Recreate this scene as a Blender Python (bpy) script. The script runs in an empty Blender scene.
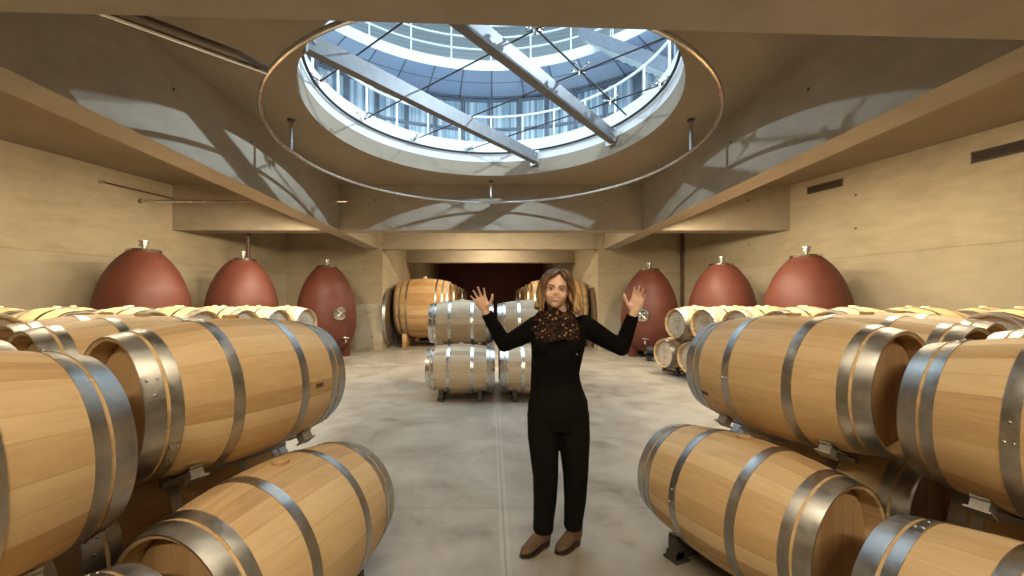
import bpy, math, random
from mathutils import Vector, Matrix
random.seed(7)
PI = math.pi
SC = bpy.context.scene
COL = SC.collection
R = math.radians

# ------------------------------------------------------------------ camera, world, exposure
CAMZ = 1.48
cam = bpy.data.cameras.new('camera')
cam.sensor_width = 36.0
cam.lens = 400.0 / 1024.0 * 36.0
cam.shift_x = 21.0 / 1024.0
cam.shift_y = 16.0 / 1024.0
cam.clip_start = 0.05
cam.clip_end = 200
camo = bpy.data.objects.new('camera', cam)
camo.location = (0, 0, CAMZ)
camo.rotation_euler = (PI / 2, 0, 0)
COL.objects.link(camo)
SC.camera = camo

w = bpy.data.worlds.new('sky')
SC.world = w
w.use_nodes = True
w.node_tree.nodes['Background'].inputs[0].default_value = (0.55, 0.72, 1.0, 1)
w.node_tree.nodes['Background'].inputs[1].default_value = 0.25
SC.view_settings.view_transform = 'Standard'
SC.view_settings.look = 'None'
SC.view_settings.gamma = 1.0
SC.view_settings.use_curve_mapping = False
SC.view_settings.exposure = -0.22

WARM = (1.0, 0.82, 0.56)
COOL = (0.70, 0.86, 1.0)


def area(name, loc, rot, sx, sy, power, color, shape='RECTANGLE', spread=None):
    l = bpy.data.lights.new(name, 'AREA')
    l.shape = shape
    l.size = sx
    if shape in ('RECTANGLE', 'ELLIPSE'):
        l.size_y = sy
    l.energy = power
    l.color = color
    if spread:
        l.spread = spread
    o = bpy.data.objects.new(name, l)
    o.location = loc
    o.rotation_euler = rot
    COL.objects.link(o)
    return o


OC = Vector((0.0, 6.18, 0))       # centre of the round skylight well
ZC = 4.33                          # ceiling
ZB = 3.25                          # underside of the beams
# daylight falling down the round well
area('daylight_roof', (OC.x, OC.y, 11.85), (0, 0, 0), 9.8, 9.8, 1300, COOL, 'DISK')
# lamps along the outer faces of the long beams
LAMPS = []
for sx in (-1, 1):
    for ly in (3.83, 5.4, 7.0, 8.6):
        LAMPS.append((sx * 4.125, ly, sx))
        area('strip_lamp_light', (sx * 4.125, ly, 3.30), (0, R(-25) * sx, 0), 0.06, 1.1, 135, WARM)
area('rear_bay_light', (0, 10.7, 4.2), (0, 0, 0), 2.4, 0.12, 300, WARM)
area('front_fill_light', (0, 0.7, 4.2), (0, 0, 0), 2.4, 0.12, 45, WARM)  # added fill from above, for the woman and near barrels
area('front_fill_light', (0, -2.9, 4.2), (R(35), 0, 0), 2.4, 0.12, 210, WARM)  # added fill behind the viewer, lights the woman's face
area('hall_light', (0, 20.0, 4.2), (0, 0, 0), 1.2, 0.3, 45, WARM)  # added to brighten the burgundy end wall
area('hall_light', (0, 14.6, 4.2), (0, 0, 0), 1.2, 0.3, 150, WARM)
# added lamps under the gallery, standing in for sun reflected off glass
GLINT_LAMPS = []
for ang in (0, 180, -90, 35, 145):
    a = R(ang)
    p = Vector((OC.x + 5.0 * math.cos(a), OC.y + 5.0 * math.sin(a), 7.75))
    tgt = Vector((OC.x - 3.0 * math.cos(a), OC.y - 3.0 * math.sin(a), 4.1))
    GLINT_LAMPS.append((p, (tgt - p).normalized()))
    if ang in (0, 180, -90):
        q = (tgt - p).to_track_quat('-Z', 'Y')
        o = area('glint_light', p + (tgt - p).normalized() * 0.06, (0, 0, 0), 0.14, 0.14, {0: 150, 180: 70, -90: 120}[ang], COOL, 'SQUARE', R(70))
        o.rotation_euler = q.to_euler()


# ------------------------------------------------------------------ mesh helpers
class MB:
    def __init__(s):
        s.v = []; s.f = []; s.m = []

    def add(s, vs, fs, m=0):
        b = len(s.v)
        s.v += [tuple(v) for v in vs]
        for f in fs:
            s.f.append(tuple(b + i for i in f)); s.m.append(m)
        return s

    def box(s, c, d, m=0, rot=None):
        x, y, z = d[0] / 2, d[1] / 2, d[2] / 2
        vs = [Vector((a * x, b * y, e * z)) for e in (-1, 1) for b in (-1, 1) for a in (-1, 1)]
        if rot is not None:
            vs = [rot @ v for v in vs]
        c = Vector(c)
        return s.add([v + c for v in vs], [(0, 2, 3, 1), (4, 5, 7, 6), (0, 1, 5, 4), (2, 6, 7, 3), (0, 4, 6, 2), (1, 3, 7, 5)], m)

    def bbox(s, a, b, m=0):
        return s.box([(p + q) / 2 for p, q in zip(a, b)], [abs(q - p) for p, q in zip(a, b)], m)

    def prism(s, poly, z0, z1, m=0):
        n = len(poly)
        vs = [(x, y, z0) for x, y in poly] + [(x, y, z1) for x, y in poly]
        fs = [tuple(range(n - 1, -1, -1)), tuple(range(n, 2 * n))] + [(i, (i + 1) % n, n + (i + 1) % n, n + i) for i in range(n)]
        return s.add(vs, fs, m)

    def tube(s, path, r, n=10, closed=False, caps=True, m=0, flat=1.0, up=None):
        P = [Vector(p) for p in path]
        k = len(P)
        rs = r if isinstance(r, (list, tuple)) else [r] * k
        vs = []
        prev = None
        for i, p in enumerate(P):
            if closed:
                t = P[(i + 1) % k] - P[i - 1]
            else:
                t = P[min(i + 1, k - 1)] - P[max(i - 1, 0)]
            t.normalize()
            if up is not None:
                a = Vector(up)
            elif prev is None:
                a = Vector((0, 0, 1)) if abs(t.z) < 0.9 else Vector((1, 0, 0))
            else:
                a = prev
            a = (a - t * a.dot(t)).normalized()
            prev = a
            b = t.cross(a)
            rr = rs[i]
            ra, rb = rr if isinstance(rr, tuple) else (rr, rr * flat)
            for j in range(n):
                q = 2 * PI * j / n
                vs.append(p + a * (math.cos(q) * ra) + b * (math.sin(q) * rb))
        fs = []
        for i in range(k if closed else k - 1):
            i2 = (i + 1) % k
            for j in range(n):
                j2 = (j + 1) % n
                fs.append((i * n + j, i * n + j2, i2 * n + j2, i2 * n + j))
        if caps and not closed:
            fs.append(tuple(range(n - 1, -1, -1)))
            fs.append(tuple((k - 1) * n + j for j in range(n)))
        return s.add(vs, fs, m)

    def lathe(s, prof, n=32, axis='z', c=(0, 0, 0), m=0, closed=False, a0=0.0, a1=2 * PI):
        full = abs(a1 - a0 - 2 * PI) < 1e-6
        k = len(prof)
        vs = []
        na = n if full else n + 1
        for j in range(na):
            q = a0 + (a1 - a0) * j / n
            for r, h in prof:
                if axis == 'z':
                    v = (r * math.cos(q), r * math.sin(q), h)
                elif axis == 'y':
                    v = (r * math.sin(q), h, r * math.cos(q))
                else:
                    v = (h, r * math.cos(q), r * math.sin(q))
                vs.append((v[0] + c[0], v[1] + c[1], v[2] + c[2]))
        fs = []
        kk = k if closed else k - 1
        for j in range(n):
            j2 = (j + 1) % na
            for i in range(kk):
                i2 = (i + 1) % k
                fs.append((j * k + i, j2 * k + i, j2 * k + i2, j * k + i2))
        return s.add(vs, fs, m)

    def ball(s, c, r, n=14, k=9, m=0, rot=None):
        rx, ry, rz = r if isinstance(r, (tuple, list)) else (r, r, r)
        vs = []
        for i in range(k + 1):
            t = PI * i / k
            for j in range(n):
                q = 2 * PI * j / n
                v = Vector((rx * math.sin(t) * math.cos(q), ry * math.sin(t) * math.sin(q), rz * math.cos(t)))
                if rot is not None:
                    v = rot @ v
                vs.append(v + Vector(c))
        fs = []
        for i in range(k):
            for j in range(n):
                j2 = (j + 1) % n
                fs.append((i * n + j, (i + 1) * n + j, (i + 1) * n + j2, i * n + j2))
        return s.add(vs, fs, m)

    def mesh(s, name, smooth=35):
        me = bpy.data.meshes.new(name)
        me.from_pydata(s.v, [], s.f)
        me.validate()
        import bmesh
        bm = bmesh.new()
        bm.from_mesh(me)
        for f, mi in zip(bm.faces, s.m):
            f.material_index = mi
        bmesh.ops.remove_doubles(bm, verts=bm.verts, dist=1e-6)
        bmesh.ops.recalc_face_normals(bm, faces=bm.faces)
        bm.to_mesh(me)
        bm.free()
        if smooth:
            for p in me.polygons:
                p.use_smooth = True
            me.set_sharp_from_angle(angle=R(smooth))
        return me

    def build(s, name, mats, parent=None, smooth=35, loc=None):
        me = s.mesh(name, smooth)
        for mm in (mats if isinstance(mats, (list, tuple)) else [mats]):
            me.materials.append(mm)
        o = bpy.data.objects.new(name, me)
        COL.objects.link(o)
        if parent is not None:
            o.parent = parent
        if loc:
            o.location = loc
        return o


def organic(mb, name, mats, parent=None, voxel=0.006, smooth_it=4, post=None):
    """union of closed shapes as one continuous surface"""
    me = mb.mesh(name + '_src', 0)
    o = bpy.data.objects.new(name + '_src', me)
    COL.objects.link(o)
    md = o.modifiers.new('r', 'REMESH'); md.mode = 'VOXEL'; md.voxel_size = voxel
    ms = o.modifiers.new('s', 'SMOOTH'); ms.iterations = smooth_it; ms.factor = 0.5
    dg = bpy.context.evaluated_depsgraph_get()
    me2 = bpy.data.meshes.new_from_object(o.evaluated_get(dg))
    me2.name = name
    bpy.data.objects.remove(o)
    bpy.data.meshes.remove(me)
    me2.materials.clear()
    for mm in (mats if isinstance(mats, (list, tuple)) else [mats]):
        me2.materials.append(mm)
    for p in me2.polygons:
        p.use_smooth = True
    if post:
        post(me2)
    r = bpy.data.objects.new(name, me2)
    COL.objects.link(r)
    if parent is not None:
        r.parent = parent
    return r


def tag(o, label=None, cat=None, group=None, kind=None):
    if label: o['label'] = label
    if cat: o['category'] = cat
    if group: o['group'] = group
    if kind: o['kind'] = kind
    return o


def thing(name, label, cat, loc=(0, 0, 0), rz=0.0, group=None):
    o = bpy.data.objects.new(name, None)
    o.empty_display_size = 0.1
    COL.objects.link(o)
    o.location = loc
    o.rotation_euler = (0, 0, rz)
    return tag(o, label, cat, group)


def struct(name, mb, mats, label=None, smooth=35, parent=None):
    o = mb.build(name, mats, parent, smooth)
    o['kind'] = 'structure'
    if label:
        o['label'] = label
    return o


def dup(o, parent=None):
    c = o.copy()
    COL.objects.link(c)
    if parent is not None:
        c.parent = parent
    for ch in list(o.children):
        dup(ch, c)
    return c


def place(proto, used, loc, rz, label, group=None, scale=None):
    o = proto if not used else dup(proto)
    o.location = loc
    o.rotation_euler = (0, 0, rz)
    o['label'] = label
    if group: o['group'] = group
    if scale: o.scale = (scale,) * 3
    return o


# ------------------------------------------------------------------ materials
class NT:
    def __init__(s, name):
        s.mat = bpy.data.materials.new(name)
        s.mat.use_nodes = True
        s.t = s.mat.node_tree
        s.b = s.t.nodes['Principled BSDF']

    def n(s, kind, **kw):
        x = s.t.nodes.new(kind)
        for k, v in kw.items():
            if k.startswith('i_'):
                key = k[2:]
                key = int(key) if key.isdigit() else key.replace('_', ' ')
                s.set(x.inputs[key], v)
            else:
                setattr(x, k, v)
        return x

    def set(s, inp, v):
        if isinstance(v, bpy.types.NodeSocket):
            s.t.links.new(v, inp)
        elif isinstance(v, bpy.types.Node):
            s.t.links.new(v.outputs[0], inp)
        else:
            if isinstance(v, (tuple, list)) and len(v) == 3 and inp.type == 'RGBA':
                v = (*v, 1)
            inp.default_value = v

    def math(s, op, a, b=None, c=None):
        x = s.n('ShaderNodeMath', operation=op)
        s.set(x.inputs[0], a)
        if b is not None: s.set(x.inputs[1], b)
        if c is not None: s.set(x.inputs[2], c)
        return x.outputs[0]

    def mix(s, f, a, b, blend='MIX'):
        x = s.n('ShaderNodeMix', data_type='RGBA', blend_type=blend)
        s.set(x.inputs[0], f); s.set(x.inputs[6], a); s.set(x.inputs[7], b)
        return x.outputs[2]

    def ramp(s, f, *stops):
        x = s.n('ShaderNodeValToRGB')
        cr = x.color_ramp
        while len(cr.elements) < len(stops):
            cr.elements.new(0.5)
        for e, (p, c) in zip(cr.elements, stops):
            e.position = p
            e.color = (*c, 1) if len(c) == 3 else c
        s.set(x.inputs[0], f)
        return x.outputs[0]

    def noise(s, vec, scale, detail=4, rough=0.55, dist=0.0):
        x = s.n('ShaderNodeTexNoise')
        s.set(x.inputs['Vector'], vec)
        x.inputs['Scale'].default_value = scale
        x.inputs['Detail'].default_value = detail
        x.inputs['Roughness'].default_value = rough
        x.inputs['Distortion'].default_value = dist
        return x.outputs[0]

    def obj(s):
        return s.n('ShaderNodeTexCoord').outputs['Object']

    def mapping(s, vec, scale=(1, 1, 1), loc=(0, 0, 0)):
        x = s.n('ShaderNodeMapping')
        s.set(x.inputs[0], vec)
        x.inputs['Scale'].default_value = scale
        s.set(x.inputs['Location'], loc)
        return x.outputs[0]

    def xyz(s, vec):
        x = s.n('ShaderNodeSeparateXYZ')
        s.set(x.inputs[0], vec)
        return x.outputs

    def bump(s, h, strength=0.2, dist=0.01):
        x = s.n('ShaderNodeBump')
        x.inputs['Strength'].default_value = strength
        x.inputs['Distance'].default_value = dist
        s.set(x.inputs['Height'], h)
        s.set(s.b.inputs['Normal'], x)

    def out(s, color=None, rough=None, metal=None, spec=None):
        if color is not None: s.set(s.b.inputs['Base Color'], color)
        if rough is not None: s.set(s.b.inputs['Roughness'], rough)
        if metal is not None: s.set(s.b.inputs['Metallic'], metal)
        if spec is not None: s.set(s.b.inputs['Specular IOR Level'], spec)
        return s.mat


def plain(name, col, rough=0.5, metal=0.0, var=0.12, scale=8.0, spec=None):
    t = NT(name)
    f = t.noise(t.obj(), scale, 3)
    c0 = tuple(max(0, x * (1 - var)) for x in col)
    c1 = tuple(min(1, x * (1 + var)) for x in col)
    return t.out(t.ramp(f, (0.3, c0), (0.7, c1)), rough, metal, spec)


def emit(name, col, strength):
    t = NT(name)
    t.set(t.b.inputs['Emission Color'], col)
    t.b.inputs['Emission Strength'].default_value = strength
    return t.out(col, 0.6)


def concrete(name, lo, hi, seam=True, rough=0.75):
    t = NT(name)
    v = t.obj()
    big = t.noise(v, 0.55, 5, 0.6, 0.4)
    mid = t.noise(t.mapping(v, (1, 1, 3.0)), 2.2, 5, 0.6)
    fine = t.noise(v, 40, 2)
    f = t.math('ADD', t.math('MULTIPLY', big, 0.62), t.math('MULTIPLY', mid, 0.38))
    c = t.ramp(f, (0.30, lo), (0.68, hi))
    c = t.mix(t.math('MULTIPLY', fine, 0.10), c, (0.25, 0.22, 0.17))
    if seam:
        z = t.xyz(v)[2]
        jit = t.math('MULTIPLY', t.noise(v, 1.3, 3), 0.06)
        zz = t.math('ADD', z, jit)
        d = t.math('ABSOLUTE', t.math('SUBTRACT', zz, 2.50))
        line = t.math('LESS_THAN', d, 0.012)
        below = t.math('LESS_THAN', zz, 2.50)
        c = t.mix(t.math('MULTIPLY', below, 0.30), c, (0.42, 0.37, 0.28))
        c = t.mix(t.math('MULTIPLY', line, 0.35), c, (0.22, 0.18, 0.13))
    t.bump(t.math('ADD', mid, t.math('MULTIPLY', fine, 0.3)), 0.15, 0.02)
    return t.out(c, rough)


M = {}
M['concrete'] = concrete('board formed concrete', (0.34, 0.28, 0.185), (0.55, 0.475, 0.335))
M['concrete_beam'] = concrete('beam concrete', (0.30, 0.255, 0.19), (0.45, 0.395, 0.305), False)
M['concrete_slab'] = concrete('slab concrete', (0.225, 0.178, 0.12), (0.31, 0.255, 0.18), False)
M['concrete_white'] = concrete('pale concrete', (0.62, 0.64, 0.65), (0.78, 0.80, 0.80), False)


def floor_mat():
    t = NT('polished concrete floor')
    v = t.obj()
    a = t.noise(v, 0.9, 6, 0.65, 0.6)
    b = t.noise(t.mapping(v, (1, 1, 1), (3, 7, 0)), 3.0, 6, 0.7, 0.8)
    f = t.math('ADD', t.math('MULTIPLY', a, 0.6), t.math('MULTIPLY', b, 0.4))
    c = t.ramp(f, (0.32, (0.13, 0.115, 0.095)), (0.45, (0.27, 0.245, 0.21)), (0.57, (0.345, 0.32, 0.275)), (0.74, (0.44, 0.41, 0.36)))
    x, y, z = t.xyz(v)
    jx = t.math('ADD', x, t.math('MULTIPLY', t.noise(v, 6, 2), 0.012))
    l1 = t.math('LESS_THAN', t.math('ABSOLUTE', t.math('SUBTRACT', jx, 0.091)), 0.006)
    l0 = t.math('LESS_THAN', t.math('ABSOLUTE', t.math('SUBTRACT', jx, 0.091)), 0.03)
    ym = t.math('PINGPONG', t.math('ADD', y, 0.9), 1.9)
    l2 = t.math('LESS_THAN', ym, 0.005)
    c = t.mix(t.math('MULTIPLY', l0, 0.14), c, (0.62, 0.60, 0.55))
    c = t.mix(t.math('MULTIPLY', t.math('MAXIMUM', l1, l2), 0.5), c, (0.16, 0.14, 0.12))
    r = t.ramp(b, (0.3, (0.30,) * 3), (0.7, (0.55,) * 3))
    t.bump(b, 0.08, 0.01)
    return t.out(c, r)


M['floor'] = floor_mat()


def oak(name, tones, N=24, stain=0.0):
    t = NT(name)
    v = t.obj()
    x, y, z = t.xyz(v)
    rnd = t.n('ShaderNodeObjectInfo').outputs['Random']
    ang = t.math('ADD', t.math('DIVIDE', t.math('ARCTAN2', x, z), 2 * PI), 0.5)
    u = t.math('MULTIPLY', ang, float(N))
    # unequal stave widths
    wv = t.n('ShaderNodeTexNoise', noise_dimensions='1D')
    t.set(wv.inputs['W'], t.math('MULTIPLY', u, 0.8)); wv.inputs['Scale'].default_value = 1.0
    u = t.math('ADD', u, t.math('MULTIPLY', wv.outputs[0], 0.7))
    fl = t.math('FLOOR', u)
    fr = t.math('FRACT', u)
    wn = t.n('ShaderNodeTexWhiteNoise', noise_dimensions='1D')
    t.set(wn.inputs['W'], t.math('ADD', fl, t.math('MULTIPLY', rnd, 97.3)))
    tone = wn.outputs['Value']
    comb = t.n('ShaderNodeCombineXYZ')
    t.set(comb.inputs[0], t.math('ADD', t.math('MULTIPLY', u, 1.1), t.math('MULTIPLY', rnd, 50)))
    t.set(comb.inputs[1], t.math('MULTIPLY', y, 2.2))
    t.set(comb.inputs[2], t.math('MULTIPLY', fl, 3.7))
    g1 = t.noise(comb, 1.6, 5, 0.6, 0.8)
    comb2 = t.n('ShaderNodeCombineXYZ')
    t.set(comb2.inputs[0], t.math('MULTIPLY', u, 9.0))
    t.set(comb2.inputs[1], t.math('MULTIPLY', y, 5.0))
    t.set(comb2.inputs[2], fl)
    g2 = t.noise(comb2, 1.5, 3, 0.6)
    f = t.math('ADD', t.math('ADD', t.math('MULTIPLY', tone, 0.36), t.math('MULTIPLY', g1, 0.42)), t.math('MULTIPLY', g2, 0.20))
    c = t.ramp(f, (0.22, tones[0]), (0.42, tones[1]), (0.58, tones[2]), (0.78, tones[3]))
    edge = t.math('LESS_THAN', t.math('MINIMUM', fr, t.math('SUBTRACT', 1.0, fr)), 0.022)
    c = t.mix(t.math('MULTIPLY', edge, 0.35), c, tones[0])
    if stain:
        sn = t.noise(t.mapping(v, (1, 1, 1)), 3.0, 4, 0.6, 1.0)
        c = t.mix(t.math('MULTIPLY', t.ramp(sn, (0.5, (0, 0, 0)), (0.75, (1, 1, 1))), stain), c, (0.20, 0.14, 0.09))
    t.bump(t.math('SUBTRACT', g2, t.math('MULTIPLY', edge, 1.2)), 0.12, 0.004)
    return t.out(c, 0.55, spec=0.35)


M['oak'] = oak('new oak staves', [(0.43, 0.26, 0.115), (0.60, 0.405, 0.205), (0.70, 0.505, 0.275), (0.78, 0.60, 0.37)])
M['oak_old'] = oak('weathered oak staves', [(0.36, 0.25, 0.145), (0.52, 0.40, 0.26), (0.62, 0.50, 0.345), (0.72, 0.60, 0.44)], 26, 0.25)
M['oak_vat'] = oak('golden oak vat staves', [(0.40, 0.22, 0.09), (0.54, 0.32, 0.14), (0.62, 0.40, 0.19), (0.70, 0.48, 0.25)], 44)


def head_mat(name, lo, hi):
    t = NT(name)
    v = t.obj()
    x, y, z = t.xyz(v)
    rnd = t.n('ShaderNodeObjectInfo').outputs['Random']
    u = t.math('DIVIDE', x, 0.085)
    wn = t.n('ShaderNodeTexWhiteNoise', noise_dimensions='1D')
    t.set(wn.inputs['W'], t.math('ADD', t.math('FLOOR', u), t.math('MULTIPLY', rnd, 31.0)))
    g = t.noise(t.mapping(v, (30, 1, 3)), 1.0, 3)
    f = t.math('ADD', t.math('MULTIPLY', wn.outputs['Value'], 0.5), t.math('MULTIPLY', g, 0.5))
    c = t.ramp(f, (0.2, lo), (0.8, hi))
    fr = t.math('FRACT', u)
    e = t.math('LESS_THAN', fr, 0.03)
    return t.out(t.mix(t.math('MULTIPLY', e, 0.5), c, (0.15, 0.09, 0.05)), 0.6)


M['head'] = head_mat('oak barrel head', (0.46, 0.28, 0.13), (0.60, 0.40, 0.21))
M['head_dark'] = head_mat('dark oak cask end', (0.09, 0.055, 0.03), (0.14, 0.09, 0.05))
M['head_pale'] = head_mat('pale barrel head', (0.50, 0.42, 0.30), (0.62, 0.53, 0.40))


def steel(name, lo, hi, rough=(0.28, 0.5), metal=1.0, scale=14):
    t = NT(name)
    v = t.obj()
    f = t.noise(v, scale, 4, 0.6)
    g = t.noise(v, 3.0, 3)
    c = t.ramp(t.math('ADD', t.math('MULTIPLY', f, 0.6), t.math('MULTIPLY', g, 0.4)), (0.35, lo), (0.65, hi))
    r = t.ramp(f, (0.3, (rough[0],) * 3), (0.7, (rough[1],) * 3))
    return t.out(c, r, metal)


M['hoop'] = steel('galvanised hoop steel', (0.36, 0.355, 0.34), (0.60, 0.59, 0.56))
M['hoop_bright'] = steel('bright hoop steel', (0.62, 0.62, 0.60), (0.80, 0.79, 0.76), (0.22, 0.36))
M['rack'] = steel('rack steel', (0.34, 0.33, 0.31), (0.48, 0.47, 0.44), (0.4, 0.6), 0.7)
M['rack_dark'] = steel('dark rack steel', (0.05, 0.045, 0.04), (0.09, 0.08, 0.07), (0.5, 0.7), 0.3)
M['stainless'] = steel('stainless steel', (0.60, 0.58, 0.55), (0.74, 0.72, 0.69), (0.16, 0.28))
M['pipe_brown'] = plain('brown painted pipe', (0.10, 0.045, 0.03), 0.5)
M['grey_paint'] = plain('grey painted steel', (0.15, 0.155, 0.16), 0.5)
M['white_paint'] = plain('white painted steel', (0.78, 0.80, 0.82), 0.45, var=0.03)
M['dark'] = plain('black rubber', (0.015, 0.014, 0.013), 0.6)
M['bung_wood'] = plain('wooden bung', (0.50, 0.33, 0.16), 0.6)
M['bung_white'] = plain('silicone bung', (0.75, 0.68, 0.55), 0.45, var=0.05)
M['bung_brown'] = plain('brown silicone bung', (0.20, 0.09, 0.045), 0.5)
M['brand'] = plain('burnt brand', (0.14, 0.07, 0.03), 0.7)
M['vent'] = plain('vent dark', (0.03, 0.022, 0.016), 0.6)
M['vent_frame'] = plain('vent frame', (0.10, 0.07, 0.05), 0.5)
M['lamp_body'] = plain('lamp housing', (0.35, 0.34, 0.32), 0.4)
M['lamp_glow'] = emit('lamp diffuser', (1.0, 0.86, 0.66), 6.0)
M['hole'] = plain('tie hole', (0.07, 0.05, 0.035), 0.9)
M['burgundy'] = plain('burgundy wall', (0.17, 0.05, 0.04), 0.7, scale=1.5)


def egg_mat():
    t = NT('brick red egg coating')
    v = t.obj()
    f = t.noise(v, 2.2, 5, 0.6)
    g = t.noise(v, 60, 2)
    c = t.ramp(f, (0.3, (0.095, 0.028, 0.018)), (0.7, (0.135, 0.041, 0.027)))
    t.bump(g, 0.1, 0.005)
    return t.out(c, 0.55, spec=0.35)


M['egg'] = egg_mat()

# atrium
M['fascia'] = plain('white fascia', (0.80, 0.86, 0.88), 0.5, var=0.03)
M['atrium_frame'] = plain('facade frame', (0.16, 0.19, 0.24), 0.4)


def soffit_mat():
    t = NT('gallery soffit panels')
    v = t.obj()
    x, y, z = t.xyz(t.mapping(v, (1, 1, 1), (0, -OC.y, 0)))
    u = t.math('MULTIPLY', t.math('ARCTAN2', x, y), 40 / (2 * PI))
    rr = t.math('SQRT', t.math('ADD', t.math('MULTIPLY', x, x), t.math('MULTIPLY', y, y)))
    fr = t.math('FRACT', u)
    l1 = t.math('LESS_THAN', fr, 0.05)
    l2 = t.math('LESS_THAN', t.math('FRACT', t.math('MULTIPLY', rr, 1.25)), 0.05)
    wn = t.n('ShaderNodeTexWhiteNoise', noise_dimensions='1D')
    t.set(wn.inputs['W'], t.math('FLOOR', u))
    c = t.ramp(wn.outputs['Value'], (0.0, (0.36, 0.44, 0.60)), (1.0, (0.52, 0.60, 0.72)))
    c = t.mix(t.math('MAXIMUM', l1, l2), c, (0.12, 0.15, 0.20))
    return t.out(c, 0.35)


def corrug_mat():
    t = NT('ribbed grey cladding')
    v = t.obj()
    z = t.xyz(v)[2]
    f = t.math('FRACT', t.math('MULTIPLY', z, 7.0))
    c = t.ramp(f, (0.0, (0.28, 0.31, 0.32)), (0.25, (0.42, 0.46, 0.47)), (0.9, (0.36, 0.40, 0.41)))
    return t.out(c, 0.5)


M['soffit'] = soffit_mat()
M['corrug'] = corrug_mat()


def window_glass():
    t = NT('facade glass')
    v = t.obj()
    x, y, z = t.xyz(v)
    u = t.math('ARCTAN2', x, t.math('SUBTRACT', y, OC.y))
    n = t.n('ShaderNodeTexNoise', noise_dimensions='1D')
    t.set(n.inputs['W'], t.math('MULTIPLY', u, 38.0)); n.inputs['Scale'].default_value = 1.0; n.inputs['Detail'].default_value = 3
    c = t.ramp(n.outputs[0], (0.32, (0.16, 0.26, 0.34)), (0.5, (0.45, 0.60, 0.68)), (0.62, (0.85, 0.92, 0.95)))  # bright vertical reflections painted into the pane colour
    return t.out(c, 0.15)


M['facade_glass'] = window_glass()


def clear_glass(name, tint=(0.93, 0.97, 0.98), fac=0.08):
    m = bpy.data.materials.new(name)
    m.use_nodes = True
    t = m.node_tree
    t.nodes.clear()
    o = t.nodes.new('ShaderNodeOutputMaterial')
    mx = t.nodes.new('ShaderNodeMixShader')
    tr = t.nodes.new('ShaderNodeBsdfTransparent'); tr.inputs[0].default_value = (*tint, 1)
    gl = t.nodes.new('ShaderNodeBsdfGlossy'); gl.inputs['Roughness'].default_value = 0.03
    mx.inputs[0].default_value = fac
    t.links.new(tr.outputs[0], mx.inputs[1]); t.links.new(gl.outputs[0], mx.inputs[2]); t.links.new(mx.outputs[0], o.inputs[0])
    return m


M['glass'] = clear_glass('clear glass', (0.98, 0.995, 1.0), 0.04)

# person
M['skin'] = plain('skin', (0.82, 0.54, 0.41), 0.5, var=0.05, scale=20)
M['skin'].node_tree.nodes['Principled BSDF'].inputs['Subsurface Weight'].default_value = 0.1
M['skin'].node_tree.nodes['Principled BSDF'].inputs['Subsurface Radius'].default_value = (0.02, 0.008, 0.004)
M['lips'] = plain('lips', (0.46, 0.17, 0.13), 0.4)
M['teeth'] = plain('teeth', (0.85, 0.80, 0.72), 0.3, var=0.02)
M['eye_white'] = plain('eye white', (0.72, 0.70, 0.66), 0.25, var=0.02)
M['iris'] = plain('iris', (0.06, 0.035, 0.02), 0.25)
M['brow'] = plain('brow', (0.20, 0.11, 0.06), 0.8)
M['knit'] = plain('black knit', (0.006, 0.0055, 0.0055), 0.85, var=0.3, scale=90, spec=0.08)
M['trouser'] = plain('black trouser cloth', (0.007, 0.0065, 0.006), 0.8, var=0.2, scale=40, spec=0.10)
M['suede'] = plain('brown suede', (0.125, 0.080, 0.048), 0.9, var=0.25, scale=25, spec=0.2)
M['sole'] = plain('dark sole', (0.035, 0.022, 0.015), 0.6)


def hair_mat():
    t = NT('highlighted brown hair')
    v = t.obj()
    f = t.noise(t.mapping(v, (70, 30, 5)), 1.0, 4, 0.6, 0.5)
    z = t.xyz(v)[2]
    tip = t.math('MULTIPLY', t.math('SUBTRACT', 1.63, z), 1.6)          # dark roots, fair ends
    f = t.math('ADD', t.math('ADD', t.math('MULTIPLY', t.math('SUBTRACT', f, 0.5), 1.3), 0.36), tip)
    c = t.ramp(f, (0.25, (0.055, 0.027, 0.011)), (0.48, (0.22, 0.12, 0.05)), (0.72, (0.56, 0.37, 0.19)))
    return t.out(c, 0.42, spec=0.5)


def leopard_mat():
    t = NT('leopard print scarf')
    v = t.obj()
    n = t.n('ShaderNodeTexVoronoi', feature='F1')
    dv = t.n('ShaderNodeVectorMath', operation='ADD')
    t.set(dv.inputs[0], v)
    nz = t.n('ShaderNodeTexNoise'); t.set(nz.inputs['Vector'], v); nz.inputs['Scale'].default_value = 30
    sc = t.n('ShaderNodeVectorMath', operation='SCALE'); t.set(sc.inputs[0], nz.outputs['Color']); sc.inputs['Scale'].default_value = 0.03
    t.set(dv.inputs[1], sc.outputs[0])
    t.set(n.inputs['Vector'], dv.outputs[0]); n.inputs['Scale'].default_value = 34
    d = n.outputs['Distance']
    c = t.ramp(d, (0.0, (0.40, 0.26, 0.13)), (0.22, (0.26, 0.14, 0.06)), (0.32, (0.014, 0.009, 0.007)), (0.60, (0.014, 0.009, 0.007)), (0.72, (0.07, 0.03, 0.016)))
    c.node.color_ramp.interpolation = 'LINEAR'
    return t.out(c, 0.85, spec=0.2)


M['hair'] = hair_mat()
M['leopard'] = leopard_mat()

# ------------------------------------------------------------------ the room
YR = 12.9          # rear wall
YB = -3.5          # wall behind the photographer
SL = 0.318


def xr(y): return 10.23 - SL * y


def xl(y): return -10.70 + SL * y


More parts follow.
